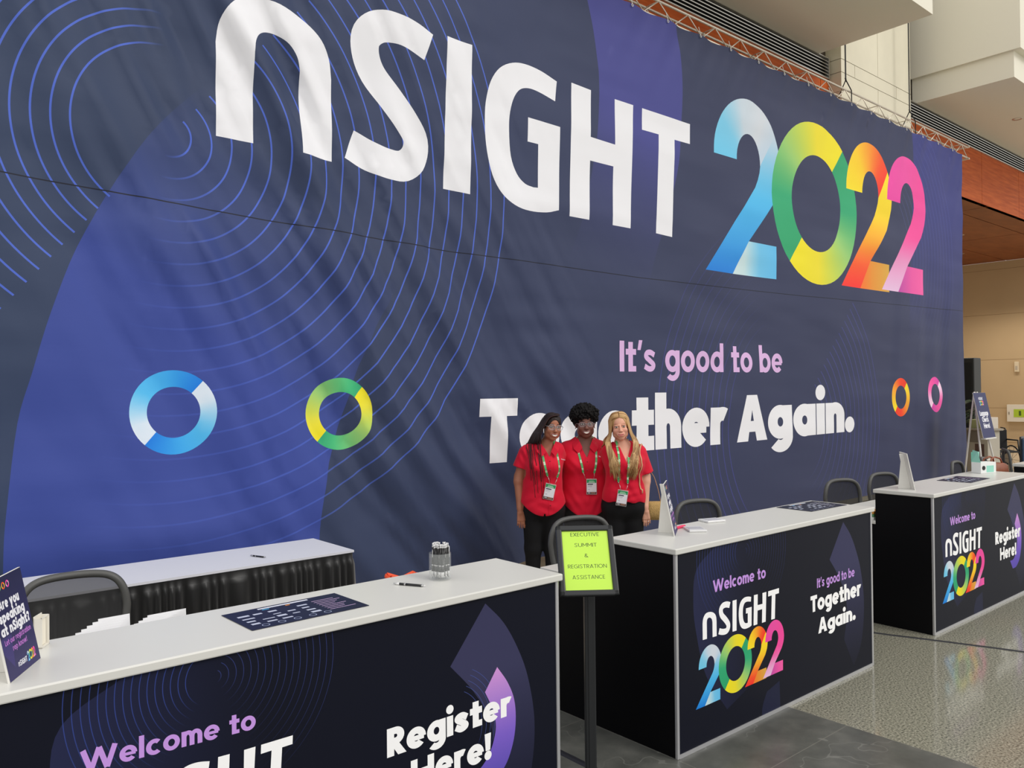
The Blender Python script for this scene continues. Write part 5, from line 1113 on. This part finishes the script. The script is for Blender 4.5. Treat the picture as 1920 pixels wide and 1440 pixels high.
# ---- left: long braids, turned towards her neighbours
sk = (172, 112, 86)
A = dict(px=1015, d=7.0, label='woman at left with long dark braids, glasses and a red shirt, arm hanging down', xr=(-.36, .36), hc=(.088, .0, 1.532), hrot=(.30, .04, .10), skin=sk,
    head=dict(s=1.0, w=1.08, smile='teeth', blush=(196, 122, 94), brow=(38, 24, 20), lid=(126, 80, 62), iris=(50, 30, 22), lips=(150, 66, 66), liprow=(90, 40, 36), curve=.010, nose=1.25), neck=(.045, .03, 1.385),
    torso=[((-.105, .03, 1.325), (.11, .03, 1.325), .050, .050, .03, (1, .95, 1)), ((-.02, .03, 1.372), (.06, .03, 1.372), .035, .035, .04, (1, .95, 1)), ((-.06, .02, 1.23), (.075, .02, 1.23), .100, .100, .05, (1, 1.05, 1)), ((-.06, -.07, 1.19), (.075, -.07, 1.19), .066, .066, .05, (1, 1, 1)), ((-.04, .01, 1.10), (.05, .01, 1.10), .108, .108, .05, (1, 1.1, 1)), ((-.05, .01, .98), (.045, .01, .98), .115, .115, .06, (1, 1.1, 1)), ((-.06, .02, .86), (.05, .02, .86), .120, .120, .06, (1, 1.08, 1))],
    hips=[((-.055, .02, .95), (.05, .02, .95), .114, .114, .05, (1, 1.08, 1)), ((-.06, .03, .84), (.065, .03, .84), .122, .122, .05, (1, 1.05, 1))],
    arms=[[(-.140, .03, 1.305, .050), (-.200, .035, 1.10, .043), (-.206, .02, 1.06, .041), (-.196, -.02, .835, .028)], [(.128, .045, 1.33, .052), (.185, .27, 1.13, .045), (.22, .31, 1.11, .042), (.34, .37, 1.10, .03)]],
    sleeve=[(.62, .030), (.6, .028)], hands=[dict(w=(-.195, -.024, .815), dir=(.03, -.12, -1), thumb=(1, .05, 0), out=(0, -1, 0), sc=.95, curl=.22, fine=1), dict(w=(.345, .372, 1.10), dir=(.9, .05, -.1), thumb=(0, 0, 1), out=(0, 1, 0), curl=.2)],
    legs=[[(-.075, .03, .80, .092), (-.085, .03, .48, .062), (-.09, .05, .10, .040)], [(.09, .03, .80, .092), (.085, .03, .48, .062), (.085, .05, .10, .040)]],
    hem=lambda X, Y: .775 + .075 * np.clip(np.abs((X - .012) / .16), 0, 1.4) ** 2 - .012 * np.exp(-((X - .012) / .03) ** 2) * 0 + np.where((np.abs(X - .013) < .006) & (Y < 0), .022, 0),
    shirt_extra=[((-.055, .02, .86), (.055, .02, .86), .136, .136, .05, (1, 1.05, 1)), ((-.055, .02, .78), (.055, .02, .78), .138, .138, .05, (1, 1.05, 1))],
    vneck=(.062, 0, 1.275), vslope=.42, vlean=-.12, neck_open=.068, placket=6, logo=(.165, 1.255),
    folds=[(-.10, 1.22, .007, -.9, .055, .10), (-.06, 1.06, .008, .75, .06, .12), (.06, .98, .007, .6, .07, .11), (-.08, .93, .006, .5, .06, .10), (.03, .86, .006, -.4, .07, .1), (-.15, 1.28, .005, -1.2, .04, .07)],
    collar=[[(-.028, .05, 1.405, -.06, .06, 1.375), (-.022, -.02, 1.400, -.062, -.035, 1.362), (.005, -.062, 1.372, -.048, -.085, 1.325), (.035, -.085, 1.325, -.005, -.108, 1.285)], [(.118, .05, 1.405, .150, .06, 1.375), (.114, -.02, 1.400, .150, -.035, 1.362), (.098, -.062, 1.372, .135, -.085, 1.325), (.075, -.085, 1.325, .112, -.108, 1.28)]],
    waist=.93, straps=[[(-.012, 1.42), (-.022, 1.385), (-.012, 1.345), (.004, 1.28), (.022, 1.19), (.04, 1.12)], [(.102, 1.42), (.110, 1.38), (.122, 1.33), (.135, 1.24), (.140, 1.17), (.124, 1.105)]], badge=(.055, .985, .22), badge_top=lambda x: (x * .5 + .04, -.13, 1.055),
    lan_label='green lanyard and name badge on the woman with long dark braids')
tA, MA, hA, fA, bvA = build_person(A)
HB = mat('dark_braids', attr='ink', rough=.55, spec=.35)
def Hh(M, c, s=1.0): return lambda x, y, z: c + M @ (np.array((x, y, z)) * s)
H = Hh(MA, hA); S = SDF(axis(hA[0] - .14, hA[0] + .14, .004), axis(-.15, .18, .004), axis(hA[2] - .14, hA[2] + .16, .004))
S.ellip(H(0, .022, .036), (.082, .099, .088), MA, .0); S.ellip(H(0, -.105, -.045), (.062, .088, .118), MA, .012, 'cut'); V, Fq = S.mesh(); V = relax(V, Fq, 1)
V = V + .0016 * np.sin(V[:, :1] * 700) ; cap_c = np.tile(np.array((40, 27, 24.)), (len(V), 1))
rg = random.Random(21); cur = []
for i in range(110):
    u = (i * .618034) % 1; lay = rg.random(); back = i % 5 == 4
    p0 = H(.028 + .01 * lay, -.065 + .12 * u, .118 - .02 * abs(u - .4))
    if back:
        st = H(.07 * (1 - 2 * u), .115, .02); sh_ = np.array((st[0], st[1] + .02, 1.42)); end = np.array((hA[0] + .09 * (1 - 2.4 * u), .15, 1.10 - .1 * lay)); mid = (sh_ + end) / 2 + np.array((0, .02, 0)); p1_ = H(.04 * (1 - 2 * u), .085, .10)
    else:
        p1_ = H(-.052, -.062 + .13 * u, .085); st = H(-.088 - .008 * lay, -.055 + .14 * u, .0); x_sh = -.012 - .115 * u ** .8 + .02 * (lay - .5)
        sh_ = np.array((x_sh, -.075 + .15 * u, 1.40 - .25 * abs(x_sh + .01)))
        if i % 9 == 0: mid = np.array((x_sh + .01, -.115, 1.26)); end = np.array((x_sh + .015 + .02 * lay, -.14, 1.20 - .28 * lay))
        else: mid = np.array((x_sh - .02, .09, 1.33)); end = np.array((x_sh - .03, .14, 1.20 - .1 * lay))
    cur.append((spline([p0, p1_, st, (st + sh_) / 2 + np.array((-.012, 0, 0)), sh_, mid, end], 5), .0050, .0024, (40 + rg.randint(-8, 14), 28, 26)))
b = MB(); b.add(V, Fq.tolist(), 0, (38, 26, 24))
for pts, r0, r1, c in cur:
    for q_ in pts:   # stay outside the shirt
        hit, nn, ii, dd = bvA.find_nearest(Vector(q_))
        if hit is not None and (Vector(q_) - hit).dot(nn) < .006: v_ = hit + nn * .008; q_[:] = v_[:]
    q3 = np.array(pts); q3[1:-1] = (q3[:-2] + q3[1:-1] * 1 + q3[2:]) / 3; q3[1:-1] = (q3[:-2] + q3[1:-1] + q3[2:]) / 3; pts = q3
    for q_ in pts:
        hit, nn, ii, dd = bvA.find_nearest(Vector(q_))
        if hit is not None and (Vector(q_) - hit).dot(nn) < .005: v_ = hit + nn * .0055; q_[:] = v_[:]
    k = len(pts); b.tube(pts, [r0 * (1 - i / (k - 1)) + r1 * i / (k - 1) for i in range(k)], 5, col=c)
b.build('braided_hair', HB, tA, smooth=True); glasses(tA, MA, hA, .99, mat('clear_frame', (150, 158, 166), rough=.12, spec=.7), .0305, .0225)

# ---- middle: short curly hair, arms round both neighbours
B_ = dict(px=1094, d=7.18, label='woman in the middle with short curly black hair and glasses, arms behind the other two', xr=(-.40, .40), hc=(.010, .0, 1.545), hrot=(.03, .03, -.02), skin=(126, 83, 71),
    head=dict(s=1.04, w=1.14, smile='teeth', blush=(152, 92, 80), brow=(22, 15, 14), lid=(92, 58, 50), iris=(34, 22, 18), lips=(128, 62, 66), liprow=(60, 30, 30), curve=.010, nose=1.3), neck=(.008, .03, 1.385), neck_r=.060,
    torso=[((-.13, .03, 1.325), (.13, .03, 1.325), .056, .056, .03, (1, .95, 1)), ((-.05, .03, 1.385), (.06, .03, 1.385), .042, .042, .05, (1, .95, 1)), ((-.09, .02, 1.24), (.09, .02, 1.24), .118, .118, .05, (1, 1.05, 1)), ((-.085, -.07, 1.19), (.085, -.07, 1.19), .082, .082, .05, (1, 1, 1)), ((-.065, .01, 1.08), (.065, .01, 1.08), .130, .130, .05, (1, 1.08, 1)), ((-.07, .01, .98), (.07, .01, .98), .135, .135, .06, (1, 1.06, 1)), ((-.07, .02, .86), (.07, .02, .86), .140, .140, .06, (1, 1.05, 1))],
    hips=[((-.06, .02, .95), (.06, .02, .95), .130, .130, .05, (1, 1.05, 1)), ((-.07, .03, .84), (.07, .03, .84), .140, .140, .05, (1, 1.03, 1))],
    arms=[[(-.160, .04, 1.315, .056), (-.27, .17, 1.19, .05), (-.29, .21, 1.18, .048), (-.345, .235, 1.10, .032)], [(.160, .04, 1.315, .056), (.27, .17, 1.19, .05), (.29, .21, 1.18, .048), (.345, .235, 1.12, .032)]],
    sleeve=[(.75, .022), (.75, .022)], hands=[dict(w=(-.35, .238, 1.085), dir=(-.5, .1, -.8), thumb=(-.6, 0, .5), out=(0, 1, 0), curl=.2), dict(w=(.35, .238, 1.105), dir=(.5, .1, -.8), thumb=(.6, 0, .5), out=(0, 1, 0), curl=.2)],
    legs=[[(-.085, .03, .80, .098), (-.09, .03, .48, .066), (-.09, .05, .10, .042)], [(.085, .03, .80, .098), (.09, .03, .48, .066), (.09, .05, .10, .042)]],
    hem=lambda X, Y: .735 + .085 * np.clip(np.abs((X - .01) / .17), 0, 1.4) ** 2,
    shirt_extra=[((-.07, .02, .86), (.07, .02, .86), .150, .150, .05, (1, 1.03, 1)), ((-.07, .02, .74), (.07, .02, .74), .150, .150, .05, (1, 1.03, 1))],
    vneck=(.012, 0, 1.255), vslope=.46, neck_open=.078, placket=2, logo=(.118, 1.268),
    folds=[(-.12, 1.20, .006, -.8, .06, .10), (.12, 1.20, .006, .8, .06, .10), (0, .95, .006, .15, .09, .13), (.08, .86, .007, 1.2, .06, .10), (-.09, .88, .006, -1.0, .06, .10)],
    collar=[[(-.062, .05, 1.43, -.10, .06, 1.395), (-.060, -.02, 1.425, -.108, -.035, 1.378), (-.045, -.062, 1.395, -.100, -.085, 1.335), (-.022, -.088, 1.345, -.062, -.112, 1.295)], [(.078, .05, 1.43, .115, .06, 1.395), (.076, -.02, 1.425, .122, -.035, 1.378), (.062, -.062, 1.395, .116, -.085, 1.335), (.040, -.088, 1.345, .082, -.112, 1.295)]],
    waist=.92, flare=.014, pant=mat('charcoal_trousers', (38, 38, 42), rough=.85, bump=.2, bscale=30),
    straps=[[(-.055, 1.435), (-.072, 1.40), (-.070, 1.345), (-.055, 1.28), (-.035, 1.19), (-.024, 1.13)], [(.072, 1.435), (.088, 1.395), (.095, 1.325), (.092, 1.25), (.082, 1.18), (.072, 1.125)]], badge=(.048, 1.005, .0), badge_top=lambda x: (x * .75 + .012, -.15, 1.075),
    lan_label='green lanyard and name badge on the woman with short curly hair')
tB, MB_, hB, fB, bvB = build_person(B_)
H = Hh(MB_, hB, 1.03); S = SDF(axis(hB[0] - .17, hB[0] + .17, .0038), axis(-.16, .22, .0045), axis(hB[2] - .09, hB[2] + .24, .0038)); rg = random.Random(5)
S.ellip(H(0, .035, .085), (.112, .112, .092), MB_, .0); S.ellip(H(0, .05, .03), (.108, .095, .088), MB_, .02)
for i in range(1500):
    u = rg.uniform(-.75, 1); a = rg.uniform(0, 2 * pi); q = np.array((sqrt_ * cos(a), sqrt_ * sin(a), u)) if False else np.array((math.sqrt(1 - u * u) * cos(a), math.sqrt(1 - u * u) * sin(a), u))
    p = H(*(np.array((0, .035, .078)) + q * np.array((.116, .116, .092)) * (rg.uniform(.94, 1.10) + .05 * sin(a * 5 + u * 7)))); S.ellip(p, np.array((1, 1, 1)) * rg.uniform(.0045, .0095), None, .002)
S.ellip(H(0, -.125, -.052), (.070, .105, .118), MB_, .006, 'cut'); V, Fq = S.mesh(); mesh_obj('curly_hair', V, Fq, mat('black_curls', (17, 14, 14), rough=.75, spec=.25, bump=.6, bscale=220), tB)
glasses(tB, MB_, hB, 1.03, mat('rose_clear_frame', (150, 136, 142), rough=.12, spec=.7), .029, .0195)
for q in (-1, 1):
    b = MB(); b.ball(H(q * .083, .0, -.034), .0055, n=6); b.build('earring', STEEL, tB, smooth=True)

# ---- right: long blonde hair, V-neck, straw shoulder bag
C_ = dict(px=1165, d=7.0, label='woman at right with long wavy blonde hair, red V-neck top and a straw bag', xr=(-.36, .36), hc=(-.020, .0, 1.527), hrot=(-.06, .03, -.10), skin=(226, 168, 142),
    head=dict(s=1.0, w=1.02, smile='closed', blush=(226, 138, 122), browa=.6, brow=(140, 98, 72), lid=(198, 142, 118), iris=(84, 92, 88), lips=(210, 120, 116), liprow=(160, 84, 82), curve=.011, nose=.95), neck=(.0, .03, 1.385), neck_r=.046,
    torso=[((-.09, .03, 1.315), (.125, .03, 1.315), .048, .048, .03, (1, .95, 1)), ((-.03, .03, 1.365), (.045, .03, 1.365), .034, .034, .05, (1, .95, 1)), ((-.06, .02, 1.24), (.10, .02, 1.24), .098, .098, .05, (1, 1.05, 1)), ((-.055, -.06, 1.20), (.09, -.06, 1.20), .068, .068, .05, (1, 1, 1)), ((-.02, .01, 1.10), (.06, .01, 1.10), .108, .108, .05, (1, 1.1, 1)), ((-.03, .01, .98), (.06, .01, .98), .110, .110, .06, (1, 1.1, 1)), ((-.04, .02, .86), (.07, .02, .86), .120, .120, .06, (1, 1.08, 1))],
    hips=[((-.035, .02, .95), (.065, .02, .95), .115, .115, .05, (1, 1.06, 1)), ((-.05, .03, .84), (.08, .03, .84), .128, .128, .05, (1, 1.03, 1))],
    arms=[[(.152, .03, 1.300, .048), (.205, .045, 1.09, .043), (.205, .03, 1.05, .040), (.192, -.03, .835, .026)], [(-.115, .05, 1.305, .048), (-.17, .28, 1.12, .043), (-.20, .32, 1.10, .041), (-.33, .37, 1.10, .03)]],
    sleeve=[(.86, .032), (.6, .026)], hands=[dict(w=(.193, -.034, .815), dir=(.10, -.10, -1), thumb=(-1, .0, 0), out=(0, -1, 0), sc=.90, curl=.22, fine=1), dict(w=(-.335, .372, 1.10), dir=(-.9, .05, -.1), thumb=(0, 0, 1), out=(0, 1, 0), curl=.2)],
    legs=[[(-.06, .03, .80, .090), (-.065, .03, .48, .060), (-.07, .05, .10, .040)], [(.095, .03, .80, .090), (.095, .03, .48, .060), (.095, .05, .10, .040)]],
    hem=lambda X, Y: .885 - .03 * (X - 0) + .006 * np.sin(X * 60),
    shirt_extra=[((-.03, .015, .93), (.06, .015, .93), .128, .128, .05, (1, 1.05, 1))], vneck=(.022, 0, 1.225), vslope=.36, neck_open=.07, placket=0,
    folds=[(.10, 1.10, .008, -.75, .06, .13), (.04, 1.02, .008, -.9, .06, .12), (-.05, 1.10, .006, .7, .06, .1), (.12, 1.25, .005, -.3, .05, .08), (.02, .93, .006, .2, .05, .1)],
    collar=None, waist=.945, flare=.016, straps=[[(-.046, 1.42), (-.050, 1.365), (-.042, 1.30), (-.044, 1.22), (-.046, 1.14), (-.048, 1.06)], [(.050, 1.42), (.054, 1.36), (.040, 1.27), (.034, 1.18), (.032, 1.12), (.030, 1.05)]], badge=(-.022, .925, .17), badge_top=lambda x: (x * .6 - .006, -.14, .995),
    lan_label='green lanyard and name badge on the blonde woman')
tC, MC, hC, fC, bvC = build_person(C_)
H = Hh(MC, hC, .98); HBL = mat('blonde_hair', attr='ink', rough=.42, spec=.5); rg = random.Random(9)
S = SDF(axis(hC[0] - .14, hC[0] + .14, .004), axis(-.15, .18, .004), axis(hC[2] - .14, hC[2] + .16, .004)); S.ellip(H(0, .022, .036), (.080, .097, .086), MC, .0); S.ellip(H(0, -.102, -.036), (.066, .094, .132), MC, .010, 'cut'); V, Fq = S.mesh(); V = relax(V, Fq, 1)
b = MB(); b.add(V, Fq.tolist(), 0, (186, 146, 96))
cw = np.array((hC[0], 0, 0))
for i in range(420):
    side = -1 if i % 2 else 1; u = ((i // 2) * .618034) % 1; lay = rg.random()       # u: 0 = beside the face ... 1 = back of the head
    bk = math.radians(-36 + 134 * u)                                       # direction round the head
    cx_, cy_ = side * cos(bk), sin(bk)
    rr = 1.0 + .10 * lay
    K = lambda e_, gx=1.0: H(.083 * gx * rr * cx_ * cos(e_), .022 + .098 * rr * cy_ * cos(e_), .036 + .089 * rr * sin(e_))
    ry = -.060 + .135 * u; root = H(side * .003, ry, .036 + .089 * rr * math.sqrt(max(.05, 1 - ((ry - .022) / (.098 * rr)) ** 2)))
    jaw = H(side * (.086 + .014 * lay) * (1 - .25 * max(0, u - .6)), -.046 + .13 * u, -.06)
    ex = (.045 + .085 * u + .012 * rg.uniform(-1, 1)) if u < .62 else rg.uniform(.02, .12)
    shx = .100 + .030 * lay + .012 * u; zl = 1.52 - (.30 + .15 * lay if u < .62 else .22 + .1 * lay)
    fy = -.10 if u < .62 else .11
    shd = np.array((hC[0] + side * shx + .012, fy * .5, 1.395)); chest = np.array((hC[0] + side * (shx * .55 + ex * .55) + .012, fy, 1.30)); end = np.array((hC[0] + side * ex + .018, fy * 1.15, zl))
    m0 = MC.T @ ((root + K(.35)) / 2 - hC) - np.array((0, .022, .036)); m0 = m0 / np.sqrt(((m0 / np.array((.083, .098, .089))) ** 2).sum()) * rr; m1 = hC + MC @ (m0 + np.array((0, .022, .036)))
    pts = spline([root, m1, K(.35), K(-.05), jaw, shd, chest, end], 6); k = len(pts); grp = int(u * 9) + (0 if side < 0 else 20); ph_ = grp * 1.7 + .35 * rg.random()
    for j in range(k):
        w_ = max(0, j / k - .45); pts[j] += np.array((.030 * sin(ph_ + j * .34) * w_, .012 * cos(ph_ + j * .34) * w_, 0))
        hit, nn, ii, dd = bvC.find_nearest(Vector(pts[j]))
        if hit is not None and (Vector(pts[j]) - hit).dot(nn) < .005: v_ = hit + nn * (.005 + .010 * lay); pts[j] = np.array(v_[:])
    q = np.clip(.5 + .5 * sin(grp * 2.3) * .8 + rg.uniform(-.3, .3), 0, 1); c = tuple(np.array((146, 104, 62)) * (1 - q) + np.array((222, 184, 128)) * q)
    b.tube(pts, [.0050 * min(1, .5 + j / 5) * (1 - .8 * max(0, j / k - .6) / .4) for j in range(k)], 5, col=c)
b.build('long_hair', HBL, tC, smooth=True)
b = MB(); fp = fC[0][2]; b.tube([Vector(fp) + Vector((.0095 * cos(a), .0095 * sin(a), .006 + .002 * sin(a))) for a in np.linspace(0, 2 * pi, 17)], .0018, 6); b.ball(Vector(fp) + Vector((0, -.011, .006)), .0032, n=6); b.build('ring', mat('silver_ring', (220, 220, 222), rough=.15, metal=1.0), tC, smooth=True)
# shoulder bag of woven straw
STRAW = mat('woven_straw', (214, 176, 110), rough=.8, bump=.9, bscale=160, vary=.3, vscale=60); TAN = mat('tan_strap', (206, 160, 116), rough=.55)
tb = empty('straw_bag', tC.location, -YAW, 'woven straw shoulder bag with tan strap at the blonde woman’s side', 'bag'.replace('’', "'"))
tb['label'] = 'woven straw shoulder bag with a tan strap at the side of the blonde woman'
S = SDF(axis(.19, .42, .005), axis(-.02, .20, .005), axis(.66, .95, .005)); S.cone((.255, .085, .80), (.345, .085, .80), .058, .058, .02, sq=(1, 1.1, .85)); S.cone((.25, .085, .765), (.35, .085, .765), .055, .055, .02, sq=(1, 1.1, .9)); V, Fq = S.mesh(); mesh_obj('body', V, Fq, STRAW, tb)
b = MB(); pth = spline([(.350, .085, .83), (.315, .09, 1.0), (.255, .11, 1.18), (.198, .10, 1.30), (.165, .03, 1.352), (.140, -.06, 1.315), (.142, -.115, 1.18), (.152, -.112, 1.04), (.158, -.095, .96)], 7); pp = []
for q in pth:
    v_ = Vector(q); hit, nn, ii, dd = bvC.find_nearest(v_)
    if hit is not None and ((v_ - hit).dot(nn) < .005 or (q[2] > 1.0 and q[1] < .105 and dd < .06)): v_ = hit + nn * .006
    pp.append(v_)
b.tube(pp, .0068, 8, flat=.45); b.build('strap', TAN, tb, smooth=True)
